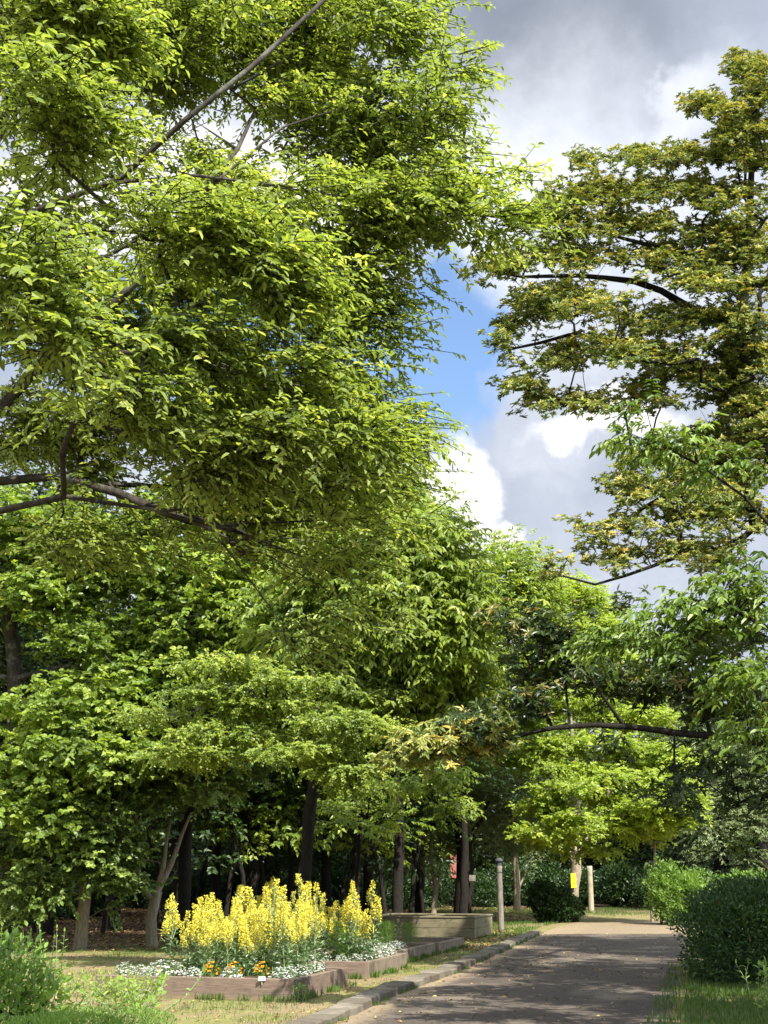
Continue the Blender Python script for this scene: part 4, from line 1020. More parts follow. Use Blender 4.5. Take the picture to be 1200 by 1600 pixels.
# 8/9. two small trees on the lawn edge at left, and their crowns
b = G(237, 1480); Yt = b[1]
limbs = [([b, P(237, 1450, Yt), P(236, 1420, Yt), P(246, 1392, Yt)], .135, .11), ([P(246, 1392, Yt), P(262, 1360, Yt), P(282, 1310, Yt), P(302, 1262, Yt)], .075, .045), ([P(246, 1392, Yt), P(258, 1350, Yt), P(262, 1310, Yt), P(270, 1268, Yt)], .07, .04),
         ([P(237, 1405, Yt), P(222, 1390, Yt - .3), P(212, 1360, Yt - .5), P(213, 1300, Yt - .5), P(209, 1262, Yt - .5)], .05, .03)]
Y = Yt - 1
blobs = [pb(260, 1220, 90, 30, Y, 1.2), pb(330, 1200, 70, 26, Y - .6, 1.0), pb(380, 1190, 50, 18, Y - 1, .7), pb(200, 1180, 90, 35, Y, 1.3), pb(280, 1140, 100, 35, Y, 1.4), pb(200, 1250, 60, 14, Y - .5, .8), pb(330, 1240, 40, 10, Y - .8, .6), pb(360, 1225, 50, 10, Y - .8, .5), pb(222, 1380, 20, 10, Y - .3, .4, .5), pb(190, 1335, 30, 18, Y - .5, .6, .8), pb(180, 1370, 40, 18, Y - .6, .6, .8)]
tree('small_tree', 'small tree with pale forked trunk standing just left of the yellow flowers', 'tree', b, limbs, blobs, 380, .34, 7, 12, .34, .10, .7,
     M['leaf_small'], M['bark_pale'], 18, flat=.4, r_tip=.007, uprough=.6)
b = G(124, 1484); Yt = b[1]
limbs = [([b, P(128, 1440, Yt), P(133, 1400, Yt), P(133, 1350, Yt), P(137, 1290, Yt), P(142, 1240, Yt)], .15, .08), ([P(133, 1350, Yt), P(90, 1365, Yt - .6), P(60, 1390, Yt - .8)], .03, .015)]
Y = Yt - .8
blobs = [pb(140, 1290, 100, 35, Y, 1.2), pb(100, 1340, 100, 40, Y, 1.2), pb(170, 1320, 50, 30, Y, .9, .8), pb(60, 1390, 60, 22, Y - .2, 1.0, .8), pb(40, 1420, 40, 16, Y, .8, .7), pb(175, 1420, 20, 10, Y + .3, .4, .5), pb(130, 1240, 100, 30, Y, 1.2), pb(30, 1330, 50, 40, Y, .9), pb(40, 1200, 60, 40, Y, 1)]
tree('small_tree', 'small leafy tree with low branches and pale leaning trunk, left of the forked one', 'tree', b, limbs, blobs, 300, .33, 7, 12, .34, .105, .72,
     M['leaf_small'], M['bark_pale'], 19, flat=.45, r_tip=.007, uprough=.6)

# spray of a horse-chestnut-like sapling in the gap
b = np.array([-.9, 33.5, 0]); Y = 32
limbs = [([b, P(555, 1400, 33), P(560, 1330, 32.5), P(562, 1285, 32)], .06, .03)]
blobs = [pb(545, 1285, 28, 8, 31, .5), pb(570, 1300, 28, 6, 31, .4), pb(530, 1262, 26, 8, 31.5, .5), pb(630, 1225, 50, 14, 31.5, .8), pb(700, 1215, 50, 14, 31.5, .8), pb(660, 1180, 60, 18, 32, .9), pb(700, 1260, 40, 16, 32.5, .7), pb(610, 1270, 40, 20, 33, .7)]
tree('young_tree', 'slender young tree with fresh bright sprays in front of the dark wood', 'tree', b, limbs, blobs, 75, .40, 6, 9, .40, .14, .42, M['leaf_broad'], M['bark_dark'], 20, flat=.3, r_tip=.007, ldroop=.5)

# 10. trees beyond: middle distance
def simple_limbs(b, H, r, Y2=None):
    b = np.array(b, float); return [([b, b + [0.1, 0, H * .35], b + [-.1, 0.1, H * .65], b + [0.1, 0, H]], r, r * .35)]
b = np.array([.35, 38.0, 0])
blobs = [pb(665, 830, 50, 35, 38, 2), pb(715, 885, 45, 40, 38, 2), pb(635, 785, 50, 30, 38, 2), pb(600, 740, 50, 35, 38, 2), pb(700, 930, 90, 60, 38, 2), pb(600, 860, 90, 80, 38.5, 2), pb(560, 1000, 110, 90, 38.5, 2), pb(690, 1040, 90, 60, 38.5, 2)]
tree('round_tree', 'dark green rounded tree top just below the white cloud', 'tree', b, simple_limbs(b, 8, .17), blobs, 360, .8, 8, 10, .6, .17, .5, M['leaf_under'], M['bark_dark'], 21, flat=.6, r_tip=.012, quad=True)
b = np.array([2.60, 44.0, 0])
blobs = [pb(790, 890, 50, 50, 42, 1.8), pb(830, 920, 45, 45, 42, 1.6), pb(790, 980, 70, 60, 42, 1.8), pb(850, 1010, 50, 60, 43, 1.6), pb(760, 1060, 80, 60, 43, 1.8), pb(740, 980, 50, 60, 43, 1.6)]
tree('round_tree', 'bright green tree with a knobbly top right of the dark one under the cloud', 'tree', b, simple_limbs(b, 8, .15), blobs, 320, .75, 8, 11, .55, .18, .45, M['leaf_broad'], M['bark_dark'], 22, flat=.5, r_tip=.012, quad=True, ldroop=.6)
# lime maple, layered, over the clearing, with the pale trunk carrying the yellow board
b = G(893, 1428); Y = b[1]
limbs = [([b, P(895, 1400, Y), P(900, 1375, Y), P(901, 1350, Y), P(897, 1320, Y)], .24, .16), ([P(901, 1355, Y), P(891, 1335, Y), P(885, 1300, Y), P(860, 1240, Y), P(850, 1180, Y)], .11, .05), ([P(900, 1350, Y), P(925, 1290, Y), P(960, 1220, Y), P(985, 1140, Y)], .12, .05),
         ([P(897, 1320, Y), P(900, 1220, Y), P(890, 1100, Y), P(900, 1000, Y)], .13, .05)]
blobs = [pb(890, 935, 60, 25, 48, 2), pb(930, 985, 60, 22, 48, 2), pb(860, 960, 50, 30, 48, 2), pb(950, 1030, 50, 18, 47, 2), pb(870, 1040, 70, 20, 47, 2), pb(960, 1080, 70, 20, 47, 2), pb(880, 1100, 80, 16, 46, 1.8), pb(990, 1120, 70, 16, 46, 1.8), pb(860, 1165, 70, 12, 45, 1.8), pb(940, 1165, 70, 12, 45, 1.8), pb(1010, 1180, 60, 14, 45, 1.8),
         pb(885, 1232, 62, 9, 43, 1.6), pb(960, 1215, 60, 12, 44, 1.6), pb(1040, 1225, 45, 18, 43.5, 1.5), pb(1015, 1260, 60, 14, 43, 1.5), pb(870, 1300, 60, 9, 43, 1.5), pb(900, 1278, 50, 10, 43, 1.5), pb(1035, 1280, 45, 12, 43.5, 1.2), pb(980, 1290, 50, 12, 44, 1.2), pb(1000, 1310, 26, 6, 44, .8), pb(930, 1330, 40, 7, 44, .8), pb(850, 1260, 40, 9, 44, 1.2), pb(1070, 1250, 20, 12, 43, .8), pb(820, 1130, 50, 10, 45, 1.4), pb(800, 1190, 45, 9, 44.5, 1.2), pb(900, 1200, 80, 9, 44, 1.4), pb(840, 1080, 60, 12, 46, 1.4), pb(1050, 1190, 50, 10, 44, 1.2), pb(1060, 1275, 36, 8, 43.5, .9), pb(960, 1250, 60, 9, 44, 1.2), pb(920, 1060, 70, 14, 47, 1.6), pb(1010, 1070, 50, 12, 47, 1.5), pb(910, 960, 60, 18, 49, 1.8), pb(880, 1320, 50, 7, 44, 1.0)]
tree('maple_tree', 'lime yellow layered maple glowing over the far clearing, with the yellow board on its trunk', 'tree', b, limbs, blobs, 1750, .6, 8, 12, .42, .11, .8,
     M['leaf_lime'], M['bark_pale'], 23, flat=.2, r_tip=.010, uprough=.4, ldroop=.15, quad=True)
# grey-green small tree behind the post
b = G(808, 1424); Y = 47
limbs = [([b, P(809, 1395, b[1]), P(806, 1360, b[1]), P(804, 1330, b[1]), P(800, 1290, 48)], .15, .07), ([P(809, 1392, b[1]), P(818, 1372, b[1]), P(826, 1345, b[1])], .05, .03)]
blobs = [pb(760, 1240, 70, 28, Y, 1.8), pb(800, 1280, 60, 25, Y, 1.6), pb(730, 1290, 50, 30, Y, 1.5), pb(790, 1320, 60, 14, Y, 1.3, .7), pb(840, 1310, 40, 20, Y, 1.2, .7), pb(720, 1240, 50, 26, Y, 1.5), pb(740, 1190, 70, 25, Y + 1, 1.6)]
tree('grey_leaved_tree', 'grey green small-leaved tree behind the capped grey post', 'tree', b, limbs, blobs, 260, .6, 7, 12, .4, .10, .5, M['leaf_grey'], M['bark_pale'], 24, flat=.6, r_tip=.010, quad=True)
# thick dark trunk by the planter
b = G(723, 1438); Y = b[1]
limbs = [([b - [0, 0, .1], P(723, 1425, Y), P(726, 1395, Y), P(727, 1350, Y), P(722, 1300, Y), P(715, 1230, Y), P(700, 1120, Y)], .33, .18), ([P(725, 1330, Y), P(745, 1290, Y), P(765, 1250, Y)], .14, .08)]
blobs = [pb(640, 1180, 70, 50, Y, 2), pb(690, 1230, 60, 40, Y, 1.8), pb(720, 1130, 90, 50, Y + 1, 2), pb(640, 1270, 50, 30, Y + 1, 1.6), pb(600, 1130, 80, 50, Y + 1, 2), pb(690, 1290, 30, 18, Y, 1, .6)]
tree('dark_trunk_tree', 'tree with a thick dark trunk rising directly behind the wooden planter box', 'tree', b, limbs, blobs, 280, .7, 7, 10, .55, .16, .5, M['leaf_small'], M['bark_dark'], 25, flat=.6, r_tip=.012, quad=True)
q = P(738, 1372, Y - .62)
tg = thing('tree_tag', 'small pale grey tag fixed on the thick dark trunk', 'tag', q)
mb = MB(); mb.box((0, 0, 0), (.22, .02, .2), .1); link('card', mb.mesh('card', bevel=.004), M['post_grey'], tg)
mb = MB(); mb.box((-.13, .10, .0), (.02, .3, .02)); link('fixing', mb.mesh('fixing'), M['metal_dark'], tg)
# slim multi-stem tree left of it
b = G(677, 1437); Y = b[1]
limbs = [([b, P(678, 1415, Y), P(681, 1390, Y), P(677, 1360, Y), P(672, 1320, Y), P(676, 1290, Y)], .11, .045), ([P(680, 1400, Y), P(687, 1380, Y), P(687, 1355, Y), P(700, 1320, Y)], .06, .03), ([P(680, 1395, Y), P(670, 1375, Y), P(655, 1350, Y)], .05, .025)]
blobs = [pb(670, 1310, 40, 22, Y, 1.2), pb(700, 1330, 24, 12, Y, .8), pb(640, 1330, 30, 14, Y, 1), pb(660, 1350, 20, 8, Y, .6)]
tree('slim_tree', 'slim pale multi-stemmed tree left of the thick dark trunk', 'tree', b, limbs, blobs, 60, .45, 6, 10, .35, .12, .5, M['leaf_grey'], M['bark_pale'], 26, flat=.6, r_tip=.008, quad=True)
# right background trees with dark trunks
b = G(1125, 1421); Y = b[1]
limbs = [([b, P(1125, 1385, Y), P(1124, 1340, Y), P(1122, 1290, Y), P(1118, 1230, Y)], .30, .16)]
blobs = [pb(1120, 1240, 80, 35, Y - 1, 2), pb(1170, 1260, 60, 35, Y - 1, 2), pb(1090, 1290, 50, 30, Y - 1, 1.8), pb(1150, 1300, 60, 24, Y - 1, 1.8), pb(1180, 1340, 40, 14, Y - 1, 1.5, .7), pb(1090, 1340, 30, 16, Y - 1, 1.2, .7), pb(1110, 1180, 80, 40, Y, 2), pb(1180, 1190, 60, 40, Y, 2)]
tree('grey_leaved_tree', 'grey green tree with a straight dark trunk behind the dark hedge on the right', 'tree', b, limbs, blobs, 270, .7, 7, 11, .5, .15, .42, M['leaf_grey'], M['bark_dark'], 27, flat=.6, r_tip=.012, quad=True, ldroop=.6)
b = G(1197, 1420); Y = b[1]
tree('dark_trunk_tree', 'dark trunked tree at the very right edge beyond the hedge', 'tree', b, [([b, P(1196, 1380, Y), P(1190, 1320, Y), P(1185, 1200, Y)], .34, .2)], [pb(1200, 1270, 60, 40, Y + 1, 2), pb(1240, 1200, 80, 60, Y + 1, 2), pb(1200, 1110, 80, 60, Y + 1, 2)], 170, .7, 7, 10, .5, .16, .5, M['leaf_dark'], M['bark_dark'], 28, flat=.6, r_tip=.012, quad=True)
# slim sapling right of the clearing
b = G(1019, 1441); Y = b[1]
tree('sapling', 'thin pale sapling trunk at the end of the bright shrub row', 'tree', b, [([b, P(1018, 1400, Y), P(1020, 1360, Y), P(1023, 1320, Y), P(1022, 1290, Y)], .055, .035)], [pb(1025, 1310, 30, 12, Y, .7), pb(1010, 1290, 26, 10, Y, .6)], 34, .35, 6, 9, .3, .10, .6, M['leaf_lime'], M['bark_pale'], 29, flat=.4, r_tip=.007, quad=True)

# ------------------------------------------------------------ forest prototypes, copied for the wood and the skyline
def forest_proto(label, lmat, bmat, H, Rr, low, seed, leafL=.22, group=None, name='forest_tree', nclump=130, wr=.55):
    rng = np.random.default_rng(seed)
    b = np.zeros(3)
    blobs = []
    for k in range(9):
        s = k / 8; z = low + (H - low) * (.08 + .88 * s); rr = Rr * (.55 + .75 * math.sin(math.pi * (.15 + .75 * s)) ) * .62
        a = rng.uniform(0, 6.28); blobs.append(([math.cos(a) * Rr * .3 * (1 - s * .6), math.sin(a) * Rr * .3 * (1 - s * .6), z], [rr, rr, (H - low) * .13], 1.0))
    r_ = .09 + .008 * H
    lean = rng.normal(0, .25, 2)
    limbs = [([[0, 0, -.15], [lean[0] * .3, lean[1] * .3, H * .25], [lean[0], lean[1], H * .5], [lean[0] * .6, lean[1], H * .92]], r_, r_ * .25)]
    t = tree(name, label, 'tree', b, limbs, blobs, nclump, .85, 8, 11, .62, leafL, wr, lmat, bmat, seed, flat=.5, r_tip=.014, quad=True, group=group, twigs=False, shell=.35, uprough=.6)
    return t
used = {}
def put_tree(proto, x, y, rz, s_, label, group=None, name=None):
    z = ground_z(x, y)
    if proto.name not in used:
        used[proto.name] = 1; proto.location = (x, y, z); proto.rotation_euler = (0, 0, rz); proto.scale = s_ if isinstance(s_, tuple) else (s_,) * 3
        proto['label'] = label
        if group: proto['group'] = group
        return proto
    return dup(proto, (x, y, z), rz, s_, label, group)
WL = 'dark trunked tree in the deep shade of the wood behind the flower beds'
WG = 'shaded trees of the wood behind the beds'
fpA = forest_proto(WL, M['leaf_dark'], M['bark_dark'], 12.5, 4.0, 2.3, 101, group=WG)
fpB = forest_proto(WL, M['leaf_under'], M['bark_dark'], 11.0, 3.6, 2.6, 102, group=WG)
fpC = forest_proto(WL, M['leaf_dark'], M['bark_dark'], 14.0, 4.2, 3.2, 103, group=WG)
rng = np.random.default_rng(9)
pl = []
def far_enough(x, y, d): return all((x - a) ** 2 + (y - b_) ** 2 > d * d for a, b_ in pl)
# front row of the wood
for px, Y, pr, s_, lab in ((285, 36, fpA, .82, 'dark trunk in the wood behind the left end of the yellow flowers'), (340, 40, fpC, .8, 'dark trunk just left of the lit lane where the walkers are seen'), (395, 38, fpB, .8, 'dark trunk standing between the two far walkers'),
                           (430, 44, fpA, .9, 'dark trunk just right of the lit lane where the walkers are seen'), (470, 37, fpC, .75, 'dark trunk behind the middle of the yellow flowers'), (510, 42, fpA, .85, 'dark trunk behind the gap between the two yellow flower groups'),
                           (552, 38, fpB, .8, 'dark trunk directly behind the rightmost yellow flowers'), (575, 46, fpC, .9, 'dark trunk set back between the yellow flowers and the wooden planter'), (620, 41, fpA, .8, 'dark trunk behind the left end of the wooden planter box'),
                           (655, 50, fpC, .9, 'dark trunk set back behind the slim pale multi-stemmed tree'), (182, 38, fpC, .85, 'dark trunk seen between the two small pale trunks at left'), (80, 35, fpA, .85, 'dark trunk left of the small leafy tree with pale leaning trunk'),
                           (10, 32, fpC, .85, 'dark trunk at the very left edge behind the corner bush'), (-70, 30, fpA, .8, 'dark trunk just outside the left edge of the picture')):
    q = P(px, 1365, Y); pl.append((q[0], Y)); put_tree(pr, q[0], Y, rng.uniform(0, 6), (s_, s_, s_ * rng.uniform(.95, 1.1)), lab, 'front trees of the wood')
for k in range(4000):
    if len(pl) >= 66: break
    Y = rng.uniform(44, 86); x = rng.uniform(-.42 * Y, .045 * Y - 1)
    # leave a lit lane open towards the two walkers
    u = 600 + x / Y * FPX
    if 352 < u < 404 and Y > 48: continue
    if far_enough(x, Y, 3.0): pl.append((x, Y)); s_ = rng.uniform(.8, 1.15); put_tree([fpA, fpB, fpC][len(pl) % 3], x, Y, rng.uniform(0, 6), (s_, s_, s_ * rng.uniform(.9, 1.15)), WL, WG)
# slim leaning dark trunks in the gap
SL = 'slim leaning dark stem of the undergrowth in the wood'
sp = tree('slim_tree', SL, 'tree', [0, 0, 0], [([[0, 0, -.1], [.1, 0, 1.2], [.45, .1, 2.6], [.7, .1, 4.2]], .075, .04)], [([.7, .1, 4.0], [1.1, 1.1, .7])], 22, .45, 6, 9, .4, .14, .5, M['leaf_dark'], M['bark_dark'], 31, quad=True, r_tip=.01, group='slim dark stems in the wood')
for px, Y, rz in ((352, 37, 0), (373, 39, .4), (388, 36, 3.4), (400, 41, .2), (418, 38, 2.9), (447, 40, .3), (490, 39, 3.3), (530, 40, 0), (604, 38, 3.0), (640, 44, .5), (662, 46, 3.3), (306, 40, .2), (255, 38, 3.0), (165, 36, .1), (60, 36, 2.8)):
    q = P(px, 1365, Y); put_tree(sp, q[0], Y, rz, rng.uniform(.85, 1.15), SL, 'slim dark stems in the wood')

# skyline and right-hand background
bgA = forest_proto('x', M['leaf_grey'], M['bark_dark'], 14.0, 4.6, 2.0, 111, name='background_tree')
bgB = forest_proto('x', M['leaf_under'], M['bark_dark'], 13.0, 4.4, 1.6, 112, name='background_tree')
bgC = forest_proto('x', M['leaf_dark'], M['bark_dark'], 12.0, 4.4, 1.0, 113, name='background_tree')
spots_bg = [(fpx, Y, pr, s_, lab) for fpx, Y, pr, s_, lab in (
    (960, 90, bgA, 1.22, 'pale green rounded tree top on the skyline above the path, left of its neighbour'), (1020, 94, bgA, 1.14, 'pale tree on the skyline close to the right-hand evergreen'),
    (905, 86, bgB, 1.1, 'green tree on the skyline just behind the lime maple'), (1072, 78, bgC, 1.18, 'dark tree on the skyline below the right-hand evergreen'),
    (850, 76, bgB, 1.1, 'green tree behind the knobbly topped one'), (760, 80, bgB, 1.2, 'green tree in the back row above the planter'),
    (1000, 70, bgC, .75, 'dark bushy tree closing the clearing behind the pale log post'), (925, 74, bgC, .8, 'dark bushy tree behind the trunk with the yellow board'), (1060, 66, bgC, .75, 'dark bushy tree behind the bright shrub row'),
    (1130, 74, bgA, .95, 'grey green tree in the back row behind the straight dark trunk'), (1190, 72, bgB, 1.0, 'green tree in the back row at the right edge'), (1260, 68, bgC, 1.0, 'dark background tree at the far right'),
    (820, 72, bgC, .8, 'dark background tree behind the grey leaved one'), (770, 68, bgC, .8, 'dark background tree behind the thick dark trunk'), (700, 72, bgC, .9, 'dark background tree left of the red brown board'))]
for fpx, Y, pr, s_, lab in spots_bg:
    q = P(fpx, 1365, Y); put_tree(pr, q[0], Y, rng.uniform(0, 6), s_, lab, 'background trees beyond the clearing')
k = 0
for Y, x0, x1, st in ((100, -48, 34, 6.5), (116, -55, 45, 7)):
    x = x0
    while x < x1:
        u = 600 + x / Y * FPX
        if not (Y == 100 and 340 < u < 415):
            put_tree([bgA, bgB, bgC][k % 3], x + rng.uniform(-1, 1), Y + rng.uniform(-3, 3), rng.uniform(0, 6), (1.0 if x < 0 else .82) * rng.uniform(.9, 1.1), 'tree of the farthest row closing the view behind the wood', 'farthest row of trees')
        x += st; k += 1

# trees outside the picture at right that shade path and hedge
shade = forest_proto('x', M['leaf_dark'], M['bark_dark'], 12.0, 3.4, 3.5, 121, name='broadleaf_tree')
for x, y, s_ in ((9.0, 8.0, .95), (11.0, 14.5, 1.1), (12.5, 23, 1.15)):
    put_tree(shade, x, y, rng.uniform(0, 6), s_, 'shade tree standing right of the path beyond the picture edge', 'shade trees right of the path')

# ------------------------------------------------------------ shrubs and hedges
def shrub(name, label, parts, nleaf, leafL, wr, mat, seed, cat='shrub', group=None, lumps=.12, inner=.35, upw=.5, loc=None):
    """parts: (centre, radii, power) ellipsoid masses with leaves through the outer shell, and stems"""
    rng = np.random.default_rng(seed)
    base = np.array(loc if loc is not None else [parts[0][0][0], parts[0][0][1], 0.0], float)
    ps = []; ds = []
    area = np.array([p[1][0] * p[1][1] + p[1][0] * p[1][2] + p[1][1] * p[1][2] for p in parts]); area = area / area.sum()
    for (c, r, pw_), a in zip(parts, area):
        n = int(nleaf * a); u = unit(rng.normal(size=(n, 3)))
        e = 2.0 / pw_; su = np.sign(u) * np.abs(u) ** e; su = su / (np.sum(np.abs(su) ** pw_, axis=1, keepdims=True) ** (1 / pw_))
        lum = 1 + lumps * (np.sin(u[:, 0:1] * 9 + seed) * np.sin(u[:, 1:2] * 8 + 1) + np.sin(u[:, 2:3] * 11 + u[:, 0:1] * 7)) * .5
        dep = 1 - inner * rng.random((n, 1)) ** 1.6
        ps.append(np.array(c) + su * np.array(r) * lum * dep); ds.append(u)
    ps = np.concatenate(ps); ds = np.concatenate(ds)
    ok = ps[:, 2] > 0.03; ps = ps[ok]; ds = ds[ok]; n = len(ps)
    ax = unit(ds * .8 + rng.normal(0, .55, (n, 3)) + [0, 0, upw]); nr = unit(ds * .7 + rng.normal(0, .5, (n, 3)) + [0, 0, .6])
    patch = np.sin(ps[:, 0] * 3.1 + seed) * np.sin(ps[:, 1] * 2.7) * np.sin(ps[:, 2] * 4.3 + 1)
    var = .42 + .18 * patch + rng.normal(0, .2, n)
    root = thing(name, label, cat, base, 0, group)
    link('foliage', leaf_mesh('foliage', ps - base, ax, nr, leafL * rng.uniform(.6, 1.25, n), wr, var, quad=leafL < .06), mat, root)
    tb = []
    for c, r, _ in parts:
        for k in range(7):
            s0 = np.array([c[0] + rng.normal(0, r[0] * .25), c[1] + rng.normal(0, r[1] * .25), -.03]); e = np.array(c) + unit(rng.normal(size=3) + [0, 0, .6]) * np.array(r) * .8
            e[2] = max(e[2], .1)
            tb.append((np.array([s0, (s0 + e) / 2 + [0, 0, .05], e]) - base, np.array([.02, .014, .006])))
    link('stem', tubes_mesh('stem', tb, rng), M['bark_dark'], root)
    return root
# dark hedge, right foreground
hb = G(1075, 1545)
hx = hb[0]; hy = hb[1]
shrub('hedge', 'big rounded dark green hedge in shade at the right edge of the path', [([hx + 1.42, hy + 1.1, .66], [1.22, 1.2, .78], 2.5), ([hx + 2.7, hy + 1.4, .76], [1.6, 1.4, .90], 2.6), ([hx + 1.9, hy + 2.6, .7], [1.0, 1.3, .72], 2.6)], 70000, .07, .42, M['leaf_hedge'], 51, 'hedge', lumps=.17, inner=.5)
q = G(1040, 1445)
shrub('shrub_row', 'bright light green shrubs in sun just beyond the dark hedge', [([q[0] + .6, q[1], .8], [.9, .9, .9], 2.1), ([q[0] + 1.9, q[1] - .3, .7], [1.1, .9, .76], 2.1), ([q[0] + 3.2, q[1] - .5, .7], [1.1, .9, .84], 2.1), ([q[0] + 4.7, q[1] - .1, .7], [1.2, .9, .72], 2.1), ([q[0] + .1, q[1] + .2, 1.1], [.6, .6, .85], 2.0), ([q[0] + 2.5, q[1] + .1, 1.1], [.5, .5, .5], 2.0)], 26000, .10, .5, M['leaf_shrub'], 52, 'shrub', lumps=.42, inner=.5)
q = G(868, 1441)
shrub('dark_shrub', 'dark leafy shrub at the far end of the kerb', [([q[0] + .05, q[1], .5], [.72, .7, .62], 2.0), ([q[0] - .35, q[1] + .4, .8], [.5, .5, .5], 2.0), ([q[0] + .5, q[1] + .2, .4], [.45, .5, .4], 2.0)], 9000, .11, .5, M['leaf_dark'], 53, lumps=.25)
q = P(40, 1460, 13.4)
shrub('leafy_bush', 'tall leafy light green bush in the bottom left corner', [([q[0] - .25, 13.2, .45], [.62, .55, .60], 2.2), ([q[0] - .0, 13.0, .3], [.55, .5, .42], 2.2), ([q[0] - .9, 13.4, .5], [.6, .6, .65], 2.2)], 4200, .085, .52, M['leaf_shrub'], 54, lumps=.3, upw=.35, inner=.6)
q = P(180, 1570, 12.9)
shrub('clipped_bush', 'low clipped bright green bush at the bottom edge left of the mauve bed', [([q[0], 12.4, .16], [.62, .75, .20], 3.0), ([q[0] - .35, 12.0, .14], [.6, .8, .2], 3.0)], 14000, .030, .45, M['leaf_shrub'], 55, lumps=.06, upw=1.0)
# upright shoots of the corner bush and a scrambling dark-leaved weed in front of the bed
def shoots(name, label, bases, H, nl, leafL, wr, mat, seed, cat='plant', spread=.25, group=None):
    rng = np.random.default_rng(seed); b0 = np.array(bases[0], float); root = thing(name, label, cat, b0, 0, group)
    tb = []; ps = []; ax = []
    for b_ in bases:
        b_ = np.array(b_, float); e = b_ + np.array([rng.normal(0, spread), rng.normal(0, spread), H * rng.uniform(.75, 1.15)]); m_ = (b_ + e) / 2 + rng.normal(0, .04, 3)
        tb.append((np.array([b_, m_, e]) - b0, np.array([.006, .005, .003])))
        for k in range(nl):
            s_ = .15 + .85 * (k + .5) / nl; p_ = b_ + (e - b_) * s_ + (m_ - (b_ + e) / 2) * 4 * s_ * (1 - s_)
            th = k * 2.4 + rng.uniform(-.4, .4); ps.append(p_); ax.append([math.cos(th), math.sin(th), .65])
        ps.append(e); ax.append([0, 0, 1])
    ps = np.array(ps) - b0; ax = unit(np.array(ax)); n = len(ps)
    link('foliage', leaf_mesh('foliage', ps, ax, unit(np.array([0, -.3, 1]) + rng.normal(0, .4, (n, 3))), leafL * rng.uniform(.7, 1.2, n), wr, rng.uniform(.3, 1, n)), mat, root)
    me = tubes_mesh('stem', tb, rng); a = me.attributes.new('var', 'FLOAT', 'FACE'); a.data.foreach_set('value', np.full(len(me.polygons), .4, dtype=np.float32)); link('stem', me, M['stem_green'], root)
    return root
rng = np.random.default_rng(3)
bb = P(55, 1500, 13.0)
shoots('upright_shoots', 'upright leafy shoots with opposite leaves rising from the corner bush', [(bb[0] + rng.uniform(-.35, .25), 13.0 + rng.uniform(-.3, .3), .35) for _ in range(16)], .62, 16, .055, .45, M['leaf_shrub'], 61, spread=.1)
bb = G(200, 1565)
shoots('scrambling_weed', 'dark leafy weeds scrambling in front of the left end of the mauve bed', [(bb[0] + rng.uniform(-.75, .5), bb[1] - .6 + rng.uniform(-.6, .3), 0) for _ in range(42)], .36, 12, .055, .5, M['leaf_under'], 62, spread=.2)
bb = G(232, 1580)
shoots('bramble', 'light green bramble sprays over the clipped bush', [(bb[0] + rng.uniform(-.4, .2), bb[1] - .2 + rng.uniform(-.4, .2), 0) for _ in range(18)], .38, 8, .07, .75, M['leaf_shrub'], 63, spread=.25)
bb = G(466, 1566)
shoots('corner_weed', 'small green weed growing at the corner of the nearest bed', [(bb[0] + rng.uniform(-.05, .05), bb[1] + rng.uniform(-.04, .04), 0) for _ in range(12)], .2, 9, .035, .4, M['feather'], 64, spread=.05)
bb = G(1155, 1550)
shoots('tall_weed', 'thin pale weed standing in the grass before the dark hedge', [(bb[0], bb[1] - .3, 0), (bb[0] + .05, bb[1] - .32, 0)], .42, 6, .09, .22, M['leaf_shrub'], 65, spread=.08)
bb = G(1195, 1585)
shoots('edge_weed', 'leafy weed at the bottom right edge in the grass', [(bb[0] + rng.uniform(-.1, .2), bb[1] + rng.uniform(-.2, .2), 0) for _ in range(10)], .5, 10, .075, .4, M['leaf_shrub'], 66, spread=.1)
# undergrowth bushes in the wood
ub = shrub('undergrowth_bush', 'low dark undergrowth bush on the floor of the wood', [([0, 0, .7], [1.3, 1.1, .8], 2.1), ([.8, .3, .9], [.8, .8, .8], 2.0)], 5000, .15, .5, M['leaf_dark'], 56, group='undergrowth bushes in the wood', lumps=.3)
rng = np.random.default_rng(21); fst = True
for px, Y in ((450, 54), (505, 58), (560, 56), (600, 60), (650, 62), (480, 70), (330, 60), (300, 55), (240, 62), (120, 50), (60, 46), (700, 66), (750, 64), (790, 66), (850, 68), (895, 66), (950, 68), (990, 64), (1040, 60), (1090, 58), (1150, 60), (1190, 58), (10, 42), (170, 70), (550, 74), (420, 60), (640, 74), (930, 72), (975, 73)):
    q = P(px, 1365, Y); s_ = rng.uniform(.9, 1.5)
    lab = 'low dark undergrowth bush on the floor of the wood'
    if fst: ub.location = (q[0], Y, 0); fst = False
    else: dup(ub, (q[0], Y, ground_z(q[0], Y)), rng.uniform(0, 6), s_, lab)

for Yb, st in ((88, 3.1), (97, 3.6)):
    x = -.40 * Yb
    while x < .36 * Yb:
        if not (340 < 600 + x / Yb * FPX < 425):
            dup(ub, (x + rng.uniform(-.8, .8), Yb + rng.uniform(-1.5, 1.5), ground_z(x, Yb) - .1), rng.uniform(0, 6), rng.uniform(2.0, 2.9), 'tall dark thicket bush in the row behind the wood', 'thicket bushes closing the wood at the back')
        x += st
